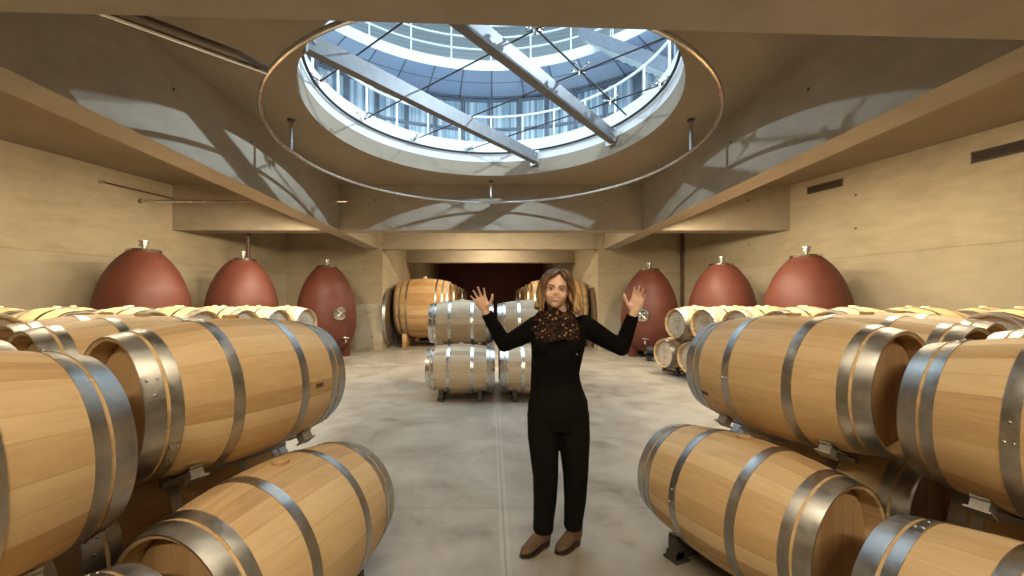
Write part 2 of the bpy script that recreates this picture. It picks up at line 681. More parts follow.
def wallmesh(p0, p1, z0, z1, th, holes=(), flip=1):
    """vertical wall from p0 to p1, thickness outward, small tie holes as shallow plugs on its inner face"""
    mb = MB()
    a = Vector((p0[0], p0[1], 0)); b = Vector((p1[0], p1[1], 0))
    d = (b - a); L = d.length; d.normalize()
    n = Vector((-d.y, d.x, 0)) * flip     # outward
    mb.prism([(a.x, a.y), (b.x, b.y), ((b + n * th).x, (b + n * th).y), ((a + n * th).x, (a + n * th).y)], z0, z1)
    for (t, z) in holes:
        c = a + d * t + Vector((0, 0, z)) - n * 0.001
        ring = []
        for k in range(10):
            q = 2 * PI * k / 10
            ring.append(c + d * (0.022 * math.cos(q)) + Vector((0, 0, 0.022 * math.sin(q))))
        mb.add(ring, [tuple(range(10))], 1)
    return mb


mb = MB()
mb.bbox((-13, YB - 0.3, -0.2), (13, 28, 0))
struct('floor', mb, M['floor'], 'mottled grey polished concrete floor with a joint down the middle')
holesR = [(L, z) for L in (5.2, 7.6, 10.0, 12.4, 14.8) for z in (3.05, 3.75)]
wm = wallmesh((xr(YB), YB), (xr(YR), YR), 0, ZC, 0.35, holesR, -1)
struct('wall_right', wm, [M['concrete'], M['hole']], 'board-formed concrete wall behind the right-hand barrels')
wm = wallmesh((xl(YB), YB), (xl(YR), YR), 0, ZC, 0.35, [(4.0, 2.6), (7.4, 2.6), (10.8, 2.6)], 1)
struct('wall_left', wm, [M['concrete'], M['hole']], 'board-formed concrete wall behind the left-hand barrels')
mb = MB(); mb.bbox((-12.5, YB - 0.35, 0), (12.5, YB, ZC))
struct('wall_front', mb, M['concrete'])
wm = wallmesh((-3.5, YR), (xl(YR) - 0.3, YR), 0, ZC, 0.35, [(0.6, 2.6), (0.35, 0.42)], -1)
struct('wall_rear_left', wm, [M['concrete'], M['hole']], 'concrete wall behind the far left egg tank')
wm = wallmesh((3.45, YR), (xr(YR) + 0.3, YR), 0, ZC, 0.35, [(0.5, 2.6)], 1)
struct('wall_rear_right', wm, [M['concrete'], M['hole']], 'concrete wall behind the far right egg tank')
# jambs of the hall opening, running back into the cask hall
mb = MB(); mb.prism([(-3.5, YR + 0.01), (-3.85, YR + 0.36), (-3.85, 26), (-3.35, 26), (-3.35, 16.2)], 0, ZC)
struct('wall_hall_left', mb, M['concrete'])
mb = MB(); mb.prism([(3.45, YR + 0.01), (3.32, 16.2), (3.32, 26), (3.8, 26), (3.8, YR + 0.36)], 0, ZC)
struct('wall_hall_right', mb, M['concrete'])
mb = MB(); mb.bbox((-3.9, 25.7, 0), (3.9, 26, ZC))
struct('wall_hall_rear', mb, M['burgundy'], 'dark burgundy wall at the end of the cask hall')
mb = MB(); mb.bbox((-3.5, YR, ZB), (3.45, YR + 0.35, ZC))
struct('trim_1', mb, M['concrete_beam'], 'concrete lintel over the cask hall opening')
mb = MB(); mb.bbox((-3.4, 15.9, 3.13), (3.35, 16.25, ZC))
struct('trim_2', mb, M['concrete_beam'], 'second lower lintel inside the cask hall')

# ceiling slab with the round opening
RH = 2.70


def slab_with_hole(z0, z1, x0, x1, y0, y1, r, c, n=96):
    mb = MB()
    ring = [(c.x + r * math.cos(2 * PI * k / n), c.y + r * math.sin(2 * PI * k / n)) for k in range(n)]
    outer = []
    for k in range(n):
        dx, dy = math.cos(2 * PI * k / n), math.sin(2 * PI * k / n)
        t = min(((x1 - c.x) / dx if dx > 1e-9 else (x0 - c.x) / dx if dx < -1e-9 else 1e9),
                ((y1 - c.y) / dy if dy > 1e-9 else (y0 - c.y) / dy if dy < -1e-9 else 1e9))
        outer.append((c.x + dx * t, c.y + dy * t))
    for z, flip in ((z0, 0), (z1, 1)):
        vs = [(x, y, z) for x, y in ring] + [(x, y, z) for x, y in outer]
        mb.add(vs, [(k, (k + 1) % n, n + (k + 1) % n, n + k) for k in range(n)])
    vs = [(x, y, z0) for x, y in ring] + [(x, y, z1) for x, y in ring]
    mb.add(vs, [(k, (k + 1) % n, n + (k + 1) % n, n + k) for k in range(n)])
    # corners
    for cx in (x0, x1):
        for cy in (y0, y1):
            near = sorted(outer, key=lambda p: (p[0] - cx) ** 2 + (p[1] - cy) ** 2)
            ex = [p for p in near if abs(p[1] - cy) < 1e-6][0]
            ey = [p for p in near if abs(p[0] - cx) < 1e-6][0]
            for z in (z0, z1):
                mb.add([(ex[0], ex[1], z), (cx, cy, z), (ey[0], ey[1], z)], [(0, 1, 2)])
    return mb


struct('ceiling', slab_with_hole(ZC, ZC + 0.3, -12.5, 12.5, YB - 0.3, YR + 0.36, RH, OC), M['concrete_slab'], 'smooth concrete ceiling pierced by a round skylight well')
mb = MB(); mb.bbox((-4, YR + 0.36, ZC), (4, 26, ZC + 0.3))
struct('ceiling_hall', mb, M['concrete_slab'])
# long beams
BI, BO = 3.65, 4.05
nm = 3
for sx in (-1, 1):
    mb = MB()
    x0, x1 = sorted((sx * BI, sx * BO))
    mb.bbox((x0, YB, ZB), (x1, YR, ZC))
    for y, z in ((4.6, 3.95), (6.1, 3.95), (7.6, 3.95), (9.2, 3.95)):
        c = Vector((sx * (BI - 0.001), y, z))
        mb.add([c + Vector((0, 0.022 * math.cos(2 * PI * k / 10), 0.022 * math.sin(2 * PI * k / 10))) for k in range(10)], [tuple(range(10))], 1)
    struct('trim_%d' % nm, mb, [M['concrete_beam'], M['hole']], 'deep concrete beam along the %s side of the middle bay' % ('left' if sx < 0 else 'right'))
    nm += 1
# cross beams
for tag_, x0, x1 in (('left bay', xl(9.8) - 0.2, -BO), ('middle bay', -BI, BI), ('right bay', BO, xr(9.8) + 0.2)):
    mb = MB()
    mb.bbox((x0, 9.6, ZB), (x1, 10.0, ZC))
    for k in range(2 if 'middle' not in tag_ else 3):
        c = Vector((x0 + (x1 - x0) * (0.35 + 0.3 * k if 'middle' not in tag_ else 0.12 + 0.38 * k), 9.599, 3.97))
        mb.add([c + Vector((0.022 * math.cos(2 * PI * j / 10), 0, 0.022 * math.sin(2 * PI * j / 10))) for j in range(10)], [tuple(range(10))], 1)
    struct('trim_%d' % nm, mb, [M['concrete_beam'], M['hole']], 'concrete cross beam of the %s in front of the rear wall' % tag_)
    nm += 1
mb = MB()
for x0, x1 in ((-12.0, -BO), (-BI, BI), (BO, 11.6)):
    mb.prism([(x0, 2.54 + 0.04 * x0 - 0.45), (x1, 2.54 + 0.04 * x1 - 0.45), (x1, 2.54 + 0.04 * x1), (x0, 2.54 + 0.04 * x0)], ZB, ZC)
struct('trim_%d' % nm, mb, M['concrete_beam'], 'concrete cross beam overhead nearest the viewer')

# ------------------------------------------------------------------ round well and atrium above
ZT = 5.08
mb = MB()
mb.lathe([(RH, ZC + 0.3), (RH + 0.28, ZC + 0.3), (RH + 0.28, ZT), (RH, ZT)], 96, c=(OC.x, OC.y, 0), closed=True)
mb.lathe([(RH, ZC - 0.001), (RH + 0.004, ZC + 0.3), (RH + 0.0, ZC + 0.301)], 96, c=(OC.x, OC.y, 0))
struct('wall_well', mb, M['concrete_white'], 'white round concrete wall of the skylight well')
mb = MB(); mb.lathe([(RH + 0.28, ZT - 0.3), (8.6, ZT - 0.3), (8.6, ZT - 0.02), (RH + 0.28, ZT - 0.02)], 72, c=(OC.x, OC.y, 0), closed=True)
struct('floor_atrium', mb, M['concrete_white'])
mb = MB(); mb.lathe([(6.75, ZT), (6.75, 8.0)], 72, c=(OC.x, OC.y, 0))
mb.lathe([(8.5, 8.25), (8.5, 12.0)], 72, c=(OC.x, OC.y, 0), m=1)
struct('wall_atrium', mb, [M['fascia'], M['corrug']], 'grey ribbed wall of the atrium above the cellar')
mb = MB(); mb.lathe([(0.01, 12.0), (8.6, 12.0)], 72, c=(OC.x, OC.y, 0))
struct('ceiling_atrium', mb, M['fascia'])
mb = MB()
mb.lathe([(5.0, 8.0), (5.0, 8.28)], 96, c=(OC.x, OC.y, 0), m=0)
mb.lathe([(5.0, 8.28), (8.5, 8.28)], 96, c=(OC.x, OC.y, 0), m=0)
mb.lathe([(8.5, 8.0), (5.0, 8.0)], 96, c=(OC.x, OC.y, 0), m=1)
struct('floor_gallery', mb, [M['fascia'], M['soffit']], 'white ring gallery with blue-grey panelled underside above the well')

# facade windows round the atrium, in the arc that shows
wn = 1
NW = 16
for k in range(NW):
    a0 = R(28) + R(124) * k / NW
    a1 = R(28) + R(124) * (k + 1) / NW
    fr = MB()
    for a in (a0 + 0.006, a1 - 0.006):
        fr.box((OC.x + 6.5 * math.cos(a), OC.y + 6.5 * math.sin(a), (ZT + 8.0) / 2), (0.10, 0.06, 8.0 - ZT - 0.01), rot=Matrix.Rotation(a, 3, 'Z'))
    am = (a0 + a1) / 2
    wd = 2 * 6.5 * math.sin((a1 - a0) / 2)
    for z in (ZT + 0.06, 7.0, 7.9):
        fr.box((OC.x + 6.49 * math.cos(am), OC.y + 6.49 * math.sin(am), z), (0.09, wd - 0.05, 0.07), rot=Matrix.Rotation(am, 3, 'Z'))
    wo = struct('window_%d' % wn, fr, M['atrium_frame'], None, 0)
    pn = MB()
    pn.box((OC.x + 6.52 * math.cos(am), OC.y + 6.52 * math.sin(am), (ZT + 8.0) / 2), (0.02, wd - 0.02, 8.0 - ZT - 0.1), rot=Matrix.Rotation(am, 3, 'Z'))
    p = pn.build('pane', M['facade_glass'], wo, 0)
    wn += 1


def arc(r, z, a0, a1, n, c=OC):
    return [(c.x + r * math.cos(a0 + (a1 - a0) * k / n), c.y + r * math.sin(a0 + (a1 - a0) * k / n), z) for k in range(n + 1)]


def balustrade(label, r, z, h, a0, a1, npost, rails, glass, group):
    t = thing('balustrade', label, 'railing', (0, 0, 0), 0, group)
    for rh in rails:
        mb = MB(); mb.tube(arc(r, z + rh, a0, a1, 60), 0.024, 8)
        mb.build('handrail' if rh == rails[0] else 'rail', M['white_paint'], t)
    for k in range(npost + 1):
        a = a0 + (a1 - a0) * k / npost
        p = (OC.x + r * math.cos(a), OC.y + r * math.sin(a))
        mb = MB(); mb.tube([(p[0], p[1], z), (p[0], p[1], z + h)], 0.022, 8)
        mb.lathe([(0.0, z), (0.055, z), (0.055, z + 0.015), (0.0, z + 0.015)], 12, c=(p[0], p[1], 0))
        mb.build('post', M['white_paint'], t)
    if glass:
        mb = MB(); mb.lathe([(r, z + 0.08), (r, z + h - 0.12)], 60, c=(OC.x, OC.y, 0), a0=a0, a1=a1)
        mb.build('glass_panel', M['glass'], t)
    return t


balustrade('white steel and glass railing round the rim of the skylight well', 2.86, ZT, 0.62, R(-10), R(190), 14, (0.62,), True, None)
balustrade('white three-rail gallery railing high above the skylight well', 5.12, 8.28, 1.05, R(15), R(165), 12, (1.05, 0.72, 0.38), False, None)

# grey twin beams across the well
DB = Vector((0.64, 0.768, 0)); NB = Vector((0.768, -0.64, 0))
for sgn, lab in ((-1, 'left one of the two grey steel beams crossing the skylight well'), (1, 'right one of the two grey steel beams crossing the skylight well')):
    t = thing('steel_beam', lab, 'beam', (OC.x + NB.x * 0.86 * sgn, OC.y + NB.y * 0.86 * sgn, 4.50), math.atan2(DB.y, DB.x), 'twin beams across the well')
    hl = math.sqrt(RH ** 2 - 0.93 ** 2) - 0.02
    mb = MB(); mb.box((0, 0, 0.15), (2 * hl - 0.06, 0.13, 0.22)); mb.build('girder', M['grey_paint'], t, 0)
    for e in (-1, 1):
        mb = MB(); mb.box((e * (hl - 0.015), 0, 0.13), (0.03, 0.2, 0.3)); mb.tube([(e * (hl - 0.12), 0.09, 0.15), (e * (hl - 0.12), -0.09, 0.15)], 0.02, 8)
        mb.build('end_bracket', M['stainless'], t, 0)
# spider fittings, tension rods and glass floor
t = thing('glass_floor', 'clear glass disc floor resting on tension rods in the skylight well', 'glass floor', (OC.x, OC.y, 4.93))
mb = MB(); mb.lathe([(0.0, 0.0), (RH - 0.06, 0.0), (RH - 0.06, 0.03), (0.0, 0.03)], 72); mb.build('glass_disc', M['glass'], t)
mb = MB(); mb.tube([(2.655 * math.cos(2 * PI * k / 96), 2.655 * math.sin(2 * PI * k / 96), -0.12) for k in range(96)], 0.022, 8, closed=True)
mb.build('edge_cable', M['dark'], t)
qs = (-1.75, -0.62, 0.55, 1.65)
for s in (-1.22, 1.22):
    hl = math.sqrt(2.64 ** 2 - s * s)
    a = NB * s
    mb = MB(); mb.tube([a - DB * hl + Vector((0, 0, -0.05)), a + DB * hl + Vector((0, 0, -0.05))], 0.014, 8)
    mb.build('tension_rod', M['dark'], t)
for q in qs:
    hl = math.sqrt(2.64 ** 2 - q * q)
    a = DB * q
    mb = MB(); mb.tube([a - NB * hl + Vector((0, 0, -0.08)), a + NB * hl + Vector((0, 0, -0.08))], 0.012, 8)
    mb.build('tension_rod', M['dark'], t)
    for sp in (-1.22, 1.22, -hl + 0.05, hl - 0.05):
        c = a + NB * sp
        mb = MB()
        for k in range(4):
            b = R(45 + 90 * k)
            e = c + Vector((0.13 * math.cos(b), 0.13 * math.sin(b), 0))
            mb.tube([c + Vector((0, 0, -0.06)), e + Vector((0, 0, -0.03)), e + Vector((0, 0, 0.0))], 0.014, 6)
            mb.lathe([(0.0, -0.012), (0.032, -0.012), (0.032, 0.0), (0.0, 0.0)], 10, c=tuple(e))
        mb.tube([c + Vector((0, 0, -0.13)), c + Vector((0, 0, -0.02))], 0.02, 8)
        mb.build('spider_fitting', M['stainless'], t)

# stair flight seen from below at the right of the atrium
t = thing('stair_flight', 'grey stair flight with pale treads seen from below through the skylight', 'staircase', (0, 0, 0))
pa, pb = Vector((2.7, 10.35, 8.25)), Vector((4.9, 7.6, 5.3))
dv = (pb - pa)
hd = Vector((dv.x, dv.y, 0)).normalized()
sd = Vector((-hd.y, hd.x, 0))
mb = MB()
for e in (-0.65, 0.65):
    o_ = sd * e
    up = Vector((0, 0, 0.16))
    mb.add([pa + o_ - sd * 0.03 - up, pb + o_ - sd * 0.03 - up, pb + o_ - sd * 0.03 + up, pa + o_ - sd * 0.03 + up,
            pa + o_ + sd * 0.03 - up, pb + o_ + sd * 0.03 - up, pb + o_ + sd * 0.03 + up, pa + o_ + sd * 0.03 + up],
           [(0, 1, 2, 3), (7, 6, 5, 4), (0, 4, 5, 1), (3, 2, 6, 7), (0, 3, 7, 4), (1, 5, 6, 2)])
mb.build('stringer', M['atrium_frame'], t, 0)
NS = 15
for k in range(NS):
    c = pa + dv * ((k + 0.5) / NS)
    mb = MB(); mb.box(c, (0.30, 1.24, 0.06), rot=Matrix.Rotation(math.atan2(hd.y, hd.x), 3, 'Z'))
    mb.build('tread', M['fascia'], t, 0)
mb = MB(); mb.tube([pa + sd * 0.66 + Vector((0, 0, 0.95)), pb + sd * 0.66 + Vector((0, 0, 0.95))], 0.025, 8)
for k in range(5):
    c = pa + dv * (k / 4) + sd * 0.66
    mb.tube([c, c + Vector((0, 0, 0.95))], 0.016, 6)
mb.build('handrail', M['white_paint'], t)
# bodies of the added reflected-sun lamps under the gallery
for i, (p, d) in enumerate(GLINT_LAMPS[:3]):
    t = thing('glint_lamp', 'added floodlight fixed under the gallery, %s of the skylight well' % ('right', 'left', 'viewer side')[i], 'glint_lamp', p)
    q = d.to_track_quat('-Z', 'Y').to_matrix()
    mb = MB(); mb.box((0, 0, 0), (0.2, 0.2, 0.08), rot=q); mb.build('housing', M['lamp_body'], t, 0)
    mb = MB(); mb.tube([Vector((0, 0, 0)), Vector((0, 0, 0.25))], 0.015, 6); mb.build('bracket', M['lamp_body'], t)

# ------------------------------------------------------------------ ring pipe under the ceiling
RR, ZR = 3.09, 3.84
t = thing('ring_pipe', 'big round steel pipe hung below the ceiling round the skylight', 'pipe', (OC.x, OC.y, ZR))
mb = MB(); mb.tube([(RR * math.cos(2 * PI * k / 96), RR * math.sin(2 * PI * k / 96), 0) for k in range(96)], 0.028, 10, closed=True)
mb.build('ring', M['stainless'], t)
for a in (0, 90, 180, 270):
    p = (RR * math.cos(R(a)), RR * math.sin(R(a)))
    mb = MB(); mb.tube([(p[0], p[1], 0.02), (p[0], p[1], ZC - ZR)], 0.028, 10)
    ps = mb.build('hanger_post', M['stainless'], t)
    mb = MB(); mb.lathe([(0.0, ZC - ZR - 0.03), (0.055, ZC - ZR - 0.03), (0.055, ZC - ZR), (0.0, ZC - ZR)], 14, c=(p[0], p[1], 0)); mb.build('flange', M['vent_frame'], ps)
b0 = Vector((-2.27, 4.08, ZR)) - Vector((OC.x, OC.y, ZR))
b1 = Vector((-3.64, 2.78, ZR)) - Vector((OC.x, OC.y, ZR))
mb = MB(); mb.tube([b0, b1], 0.026, 10); mb.build('feed_pipe', M['stainless'], t)
mb = MB(); off = Vector((0.07, -0.075, 0.03)); mb.tube([b0 + off * 0.3, b0.lerp(b1, 0.15) + off, b1 + off], 0.026, 8); mb.build('feed_pipe_shade', M['vent_frame'], t)  # dark tube set in for the shade line beside the feed pipe

# pipes on the left
t = thing('cross_pipe', 'thin horizontal steel pipe passing through the left beam', 'pipe', (xl(8.95), 8.95, 3.78))
L = -3.22 - xl(8.95)
mb = MB(); mb.tube([(0.0, 0, 0), (L, 0, 0)], 0.034, 10); mb.build('pipe_run', M['stainless'], t)
mb = MB(); mb.lathe([(0.0, 0.0), (0.05, 0.0), (0.05, 0.02), (0.0, 0.02)], 12, axis='x'); mb.build('wall_flange', M['vent_frame'], t)
t = thing('wall_conduit', 'dark conduit running along the left wall to the cross beam', 'conduit', (0, 0, 0))
n_ = Vector((1, -SL, 0)).normalized()
pts = [Vector((xl(y), y, 4.0)) + n_ * 0.05 for y in (8.27, 9.58)]
mb = MB(); mb.tube(pts, 0.018, 8); mb.build('conduit_run', M['pipe_brown'], t)
mb = MB(); mb.tube([pts[0] - n_ * 0.05, pts[0] + n_ * 0.04], [0.05, 0.03], 12); mb.build('wall_rosette', M['stainless'], t)
for (x, y, lab) in ((xr(12.8) - 0.06, 12.78, 'brown vertical pipe in the rear right corner beside the far egg'), (-6.25, 10.3, 'thin brown vertical pipe dropping behind the middle left egg')):
    t = thing('down_pipe', lab, 'pipe', (x, y, 0))
    mb = MB(); mb.tube([(0, 0, 0), (0, 0, ZC)], 0.045, 10); mb.build('pipe_run', M['pipe_brown'], t)
    for z in (0.6, 2.0, 2.3, 3.1):
        mb = MB(); mb.lathe([(0.0, z), (0.058, z), (0.058, z + 0.05), (0.0, z + 0.05)], 12); mb.build('pipe_collar', M['vent_frame'], t)
# vents on the right wall
nr = Vector((-1, -SL, 0)).normalized()
dr = Vector((-SL, 1, 0)).normalized()


def wall_vent(ya, yb, zc, h, lab):
    ym = (ya + yb) / 2
    Lw = (yb - ya) / dr.y
    t = thing('wall_vent', lab, 'vent', (xr(ym) + nr.x * 0.012, ym + nr.y * 0.012, zc), math.atan2(dr.y, dr.x), 'dark air vents high on the right wall')
    mb = MB(); mb.box((0, 0, 0), (Lw, 0.015, h)); mb.build('grille_back', M['vent'], t, 0)
    mb = MB()
    for z in (-h / 2, h / 2):
        mb.box((0, 0.0, z), (Lw + 0.03, 0.04, 0.02))
    for x in (-Lw / 2, Lw / 2):
        mb.box((x, 0.0, 0), (0.02, 0.04, h))
    mb.build('frame', M['vent_frame'], t, 0)
    for k in range(3):
        mb = MB(); mb.box((0, 0.012, -h / 2 + h * (k + 1) / 4), (Lw, 0.02, 0.012), rot=Matrix.Rotation(0.5, 3, 'X')); mb.build('slat', M['vent_frame'], t, 0)


wall_vent(6.05, 6.72, 3.93, 0.17, 'wider dark air vent high on the right wall, nearer one')
wall_vent(8.55, 9.2, 4.08, 0.14, 'smaller dark air vent high on the right wall beside the cross beam')

# lamp fixtures
for i, (x, y, sx) in enumerate(LAMPS):
    side = 'left' if sx < 0 else 'right'
    t = thing('strip_lamp', '%s strip lamp from the viewer on the outer face of the %s beam' % (('first', 'second', 'third', 'fourth')[i % 4], side), 'lamp', (x, y, 3.315), 0, 'strip lamps behind the beams')
    mb = MB(); mb.box((0, 0, 0.03), (0.09, 1.2, 0.05)); mb.box((-sx * 0.06, 0.4, 0.05), (0.06, 0.04, 0.03)); mb.box((-sx * 0.06, -0.4, 0.05), (0.06, 0.04, 0.03)); mb.build('housing', M['lamp_body'], t, 0)
    mb = MB(); mb.box((0, 0, 0.0), (0.07, 1.16, 0.012)); mb.build('diffuser', M['lamp_glow'], t, 0)
for (x, y, l, lab) in ((0, 10.7, 2.4, 'ceiling strip lamp in the rear middle bay'), (0, 0.7, 2.4, 'added fill lamp above the viewer'), (0, -2.9, 2.4, 'added fill lamp behind the viewer'), (0, 20.0, 1.2, 'added fill lamp deep in the cask hall'), (0, 14.6, 1.2, 'ceiling strip lamp at the front of the cask hall')):  # viewer-side and deep hall lamps are added fill
    t = thing('ceiling_lamp', lab, 'lamp', (x, y, 4.22), 0)
    mb = MB(); mb.box((0, 0, 0.07), (l + 0.1, 0.2, 0.08)); mb.build('housing', M['lamp_body'], t, 0)
    mb = MB(); mb.box((0, 0, 0.022), (l, 0.12, 0.015)); mb.build('diffuser', M['lamp_glow'], t, 0)

# ------------------------------------------------------------------ barrels
BL, RH_, RB = 0.475, 0.288, 0.350


def rad(s):
    return RB - (RB - RH_) * (s / BL) ** 2


def make_barrel(name, kind):
    wood, head, hoop, bung = {'new': (M['oak'], M['head'], M['hoop'], M['bung_wood']),
                              'wall': (M['oak'], M['head_pale'], M['hoop'], M['bung_white']),
                              'old': (M['oak_old'], M['head_pale'], M['hoop_bright'], M['bung_white'])}[kind]
    t = thing(name, '', 'barrel')
    ax = (0, 0, RB)
    prof = [(rad(-BL + 2 * BL * k / 28), -BL + 2 * BL * k / 28) for k in range(29)]
    inner = [(RH_ - 0.004, BL + 0.0), (RH_ - 0.016, BL - 0.006), (RH_ - 0.020, BL - 0.09)]
    inner2 = [(r, -h) for r, h in inner[::-1]]
    mb = MB(); mb.lathe(inner2 + prof + inner, 72, 'y')
    mb.build('staves', wood, t, 50, ax)
    for e in (-1, 1):
        mb = MB()
        mb.lathe([(0.0, e * (BL - 0.072)), (RH_ - 0.030, e * (BL - 0.072)), (RH_ - 0.022, e * (BL - 0.084)), (0.0, e * (BL - 0.088))], 48, 'y')
        hd_ = mb.build('head', head, t, 30, ax)
        if kind != 'new' and e < 0:
            mb = MB()
            yy = e * (BL - 0.0715)
            ell = [(0.10 * math.cos(2 * PI * k / 28), yy, 0.05 + 0.055 * math.sin(2 * PI * k / 28)) for k in range(28)]
            mb.tube(ell, 0.0035, 5, closed=True)
            for z, wd_ in ((0.05, 0.12), (-0.07, 0.09), (-0.11, 0.06)):
                mb.box((0, yy, z), (wd_, 0.003, 0.012))
            mb.build('stencil_mark', M['brand'], hd_, 0)
    spots = [(-0.415, -0.4765, 0.0), (-0.362, -0.402, 0.9), (-0.143, -0.187, 2.0), (0.143, 0.187, 3.6), (0.362, 0.402, 5.0), (0.415, 0.4765, 1.5)]
    for i, (s0, s1, an) in enumerate(spots):
        a, b = min(s0, s1), max(s0, s1)
        pr = [(rad(a) - 0.002, a), (rad(a) + 0.0035, a), (rad((a + b) / 2) + 0.004, (a + b) / 2), (rad(b) + 0.0035, b), (rad(b) - 0.002, b)]
        mb = MB(); mb.lathe(pr, 72, 'y')
        h = mb.build('hoop', hoop, t, 40, ax)
        # overlap plate and rivets, each hoop elsewhere
        mb = MB()
        an2 = an + 1.2
        sm = (a + b) / 2
        pl = []
        for q in (an2 - 0.14, an2 + 0.14):
            pl.append([(rad(sm) + 0.0042 + d) for d in (0.0, 0.002)])
        for q, s in [(an2 - 0.10, sm - 0.25 * (b - a)), (an2 - 0.10, sm + 0.25 * (b - a)), (an2 + 0.10, sm)]:
            r = rad(s) + 0.0045
            mb.ball((r * math.sin(q), s, r * math.cos(q)), 0.0065, 8, 5)
        mb.lathe([(rad(a) + 0.003, a + 0.002), (rad(a) + 0.0062, a + 0.003), (rad(b) + 0.0062, b - 0.003), (rad(b) + 0.003, b - 0.002)], 6, 'y', a0=an2 - 0.16, a1=an2 + 0.16)
        mb.build('rivets', hoop, h, 40)
    mb = MB(); mb.lathe([(0.0, RB - 0.01), (0.034, RB - 0.01), (0.036, RB + 0.012), (0.030, RB + 0.016), (0.0, RB + 0.016)], 18)
    mb.build('bung', bung, t, 30, ax)
    return t


def make_rack(name, kind):
    """steel cradle under one barrel: origin at the barrel's lowest point"""
    t = thing(name, '', 'rack')
    mat = M['rack']
    for e in (-1, 1):
        s = e * 0.27
        r = rad(s) + 0.006
        mb = MB()
        seg = 14
        a0, a1 = PI - 0.72, PI + 0.72
        vs = []
        for k in range(seg + 1):
            q = a0 + (a1 - a0) * k / seg
            for (rr, y) in ((r, s - 0.025), (r, s + 0.025), (r + 0.008, s + 0.025), (r + 0.008, s - 0.025)):
                vs.append((rr * math.sin(q), y, RB + rr * math.cos(q)))
        fs = []
        for k in range(seg):
            for j in range(4):
                fs.append((k * 4 + j, k * 4 + (j + 1) % 4, (k + 1) * 4 + (j + 1) % 4, (k + 1) * 4 + j))
        fs += [(0, 1, 2, 3), tuple(seg * 4 + j for j in (3, 2, 1, 0))]
        mb.add(vs, fs)
        mb.build('saddle', mat, t, 30)
    return t


def add_feet(t, kind):
    mat = M['rack'] if kind != 'low' else M['rack_dark']
    r0 = rad(0.27) + 0.012
    for e in (-1, 1):
        for sx in (-1, 1):
            q = PI + sx * 0.60
            px, pz = r0 * math.sin(q), RB + r0 * math.cos(q)
            mb = MB()
            if kind == 'stack':        # short raked post down on to the barrels below
                dx, dz = math.sin(q), math.cos(q)
                c = Vector((px + dx * 0.018, e * 0.27, pz + dz * 0.018))
                rot = Matrix.Rotation(q, 3, 'Y')
                mb.box(c, (0.055, 0.05, 0.05), rot=rot)
                mb.box(c + Vector((dx, 0, dz)) * 0.022, (0.075, 0.07, 0.008), rot=rot)
            elif kind == 'low':        # short foot down to the floor
                zf = t['drop']
                mb.bbox((px - 0.03, e * 0.27 - 0.03, -zf), (px + 0.03, e * 0.27 + 0.03, pz + 0.01))
                mb.bbox((px - 0.05, e * 0.27 - 0.05, -zf), (px + 0.05, e * 0.27 + 0.05, -zf + 0.012))
            mb.build('foot', mat, t, 0)
    mb = MB()
    if kind == 'low':
        zf = t['drop']
        for e in (-1, 1):
            mb = MB(); mb.bbox((-0.24, e * 0.27 - 0.03, -zf + 0.012), (0.24, e * 0.27 + 0.03, -zf + 0.052)); mb.build('cross_bar', mat, t, 0)
        mb = MB(); mb.bbox((-0.025, -0.30, -zf + 0.004), (0.025, 0.30, -zf + 0.030)); mb.build('spine_bar', mat, t, 0)
    else:
        mb.bbox((-0.02, -0.295, -0.034), (0.02, 0.295, -0.008)); mb.build('spine_bar', mat, t, 0)
    return t


BAR = {k: make_barrel('oak_barrel', k) for k in ('new', 'wall', 'old')}
RK = {}
RK['stack'] = add_feet(make_rack('barrel_rack', 'stack'), 'stack')
t = make_rack('barrel_rack', 'low'); t['drop'] = 0.058
RK['low'] = add_feet(t, 'low')
del t['drop']
USED = set()
NBAR = 0


def barrel(kind, x, y, z, yaw, label, group, rack, racklabel, scale=1.0):
    """x, y, z: centre of the barrel; yaw: degrees of its axis from straight ahead"""
    b = place(BAR[kind], kind in USED, (x, y, z - RB * scale), -R(yaw), label, group, scale)
    USED.add(kind)
    if rack:
        rk = place(RK[rack], rack in USED, (x, y, z - RB * scale), -R(yaw), racklabel, 'steel barrel racks', scale)
        USED.add(rack)
    return b


GN = 'new oak barrels in the near %s stack'
# right near stack
RN = GN % 'right'
BRANDED = [barrel('new', 1.72, 2.275, 1.065, -22.8, 'large pale oak barrel on top of the near right stack, beside the woman', RN, 'stack', 'steel cradle under the top barrel beside the woman')]
barrel('new', 2.13, 1.325, 1.015, -22, 'oak barrel at the right edge of the picture on the top tier', RN, 'stack', 'steel cradle under the top barrel at the right edge')
barrel('new', 1.36, 2.15, 0.41, -23, 'oak barrel on the floor tier, front right, with a wooden bung', RN, 'low', 'low steel rack on the floor under the front right barrel')
barrel('new', 1.655, 1.03, 0.41, -22, 'oak barrel half cut by the bottom right corner, floor tier', RN, 'low', 'low steel rack under the bottom right corner barrel')
barrel('new', 2.40, 2.555, 1.065, -22, 'oak barrel in the second row behind the big top right barrel', RN, 'stack', 'steel cradle in the second row of the near right stack')
barrel('new', 2.785, 1.615, 1.045, -22, 'oak barrel behind the right edge barrel, second row', RN, 'stack', 'steel cradle behind the right edge barrel')
barrel('new', 3.08, 3.02, 1.065, -22, 'oak barrel in the third row of the near right stack', RN, 'stack', 'steel cradle in the third row of the near right stack')
barrel('new', 2.05, 2.43, 0.41, -22, 'shaded floor barrel behind the front right barrel', RN, 'low', 'low rack under the shaded second floor barrel, right stack')
barrel('new', 2.48, 1.46, 0.41, -22, 'shaded floor barrel under the right edge barrels', RN, 'low', 'low rack under the shaded right edge floor barrel')
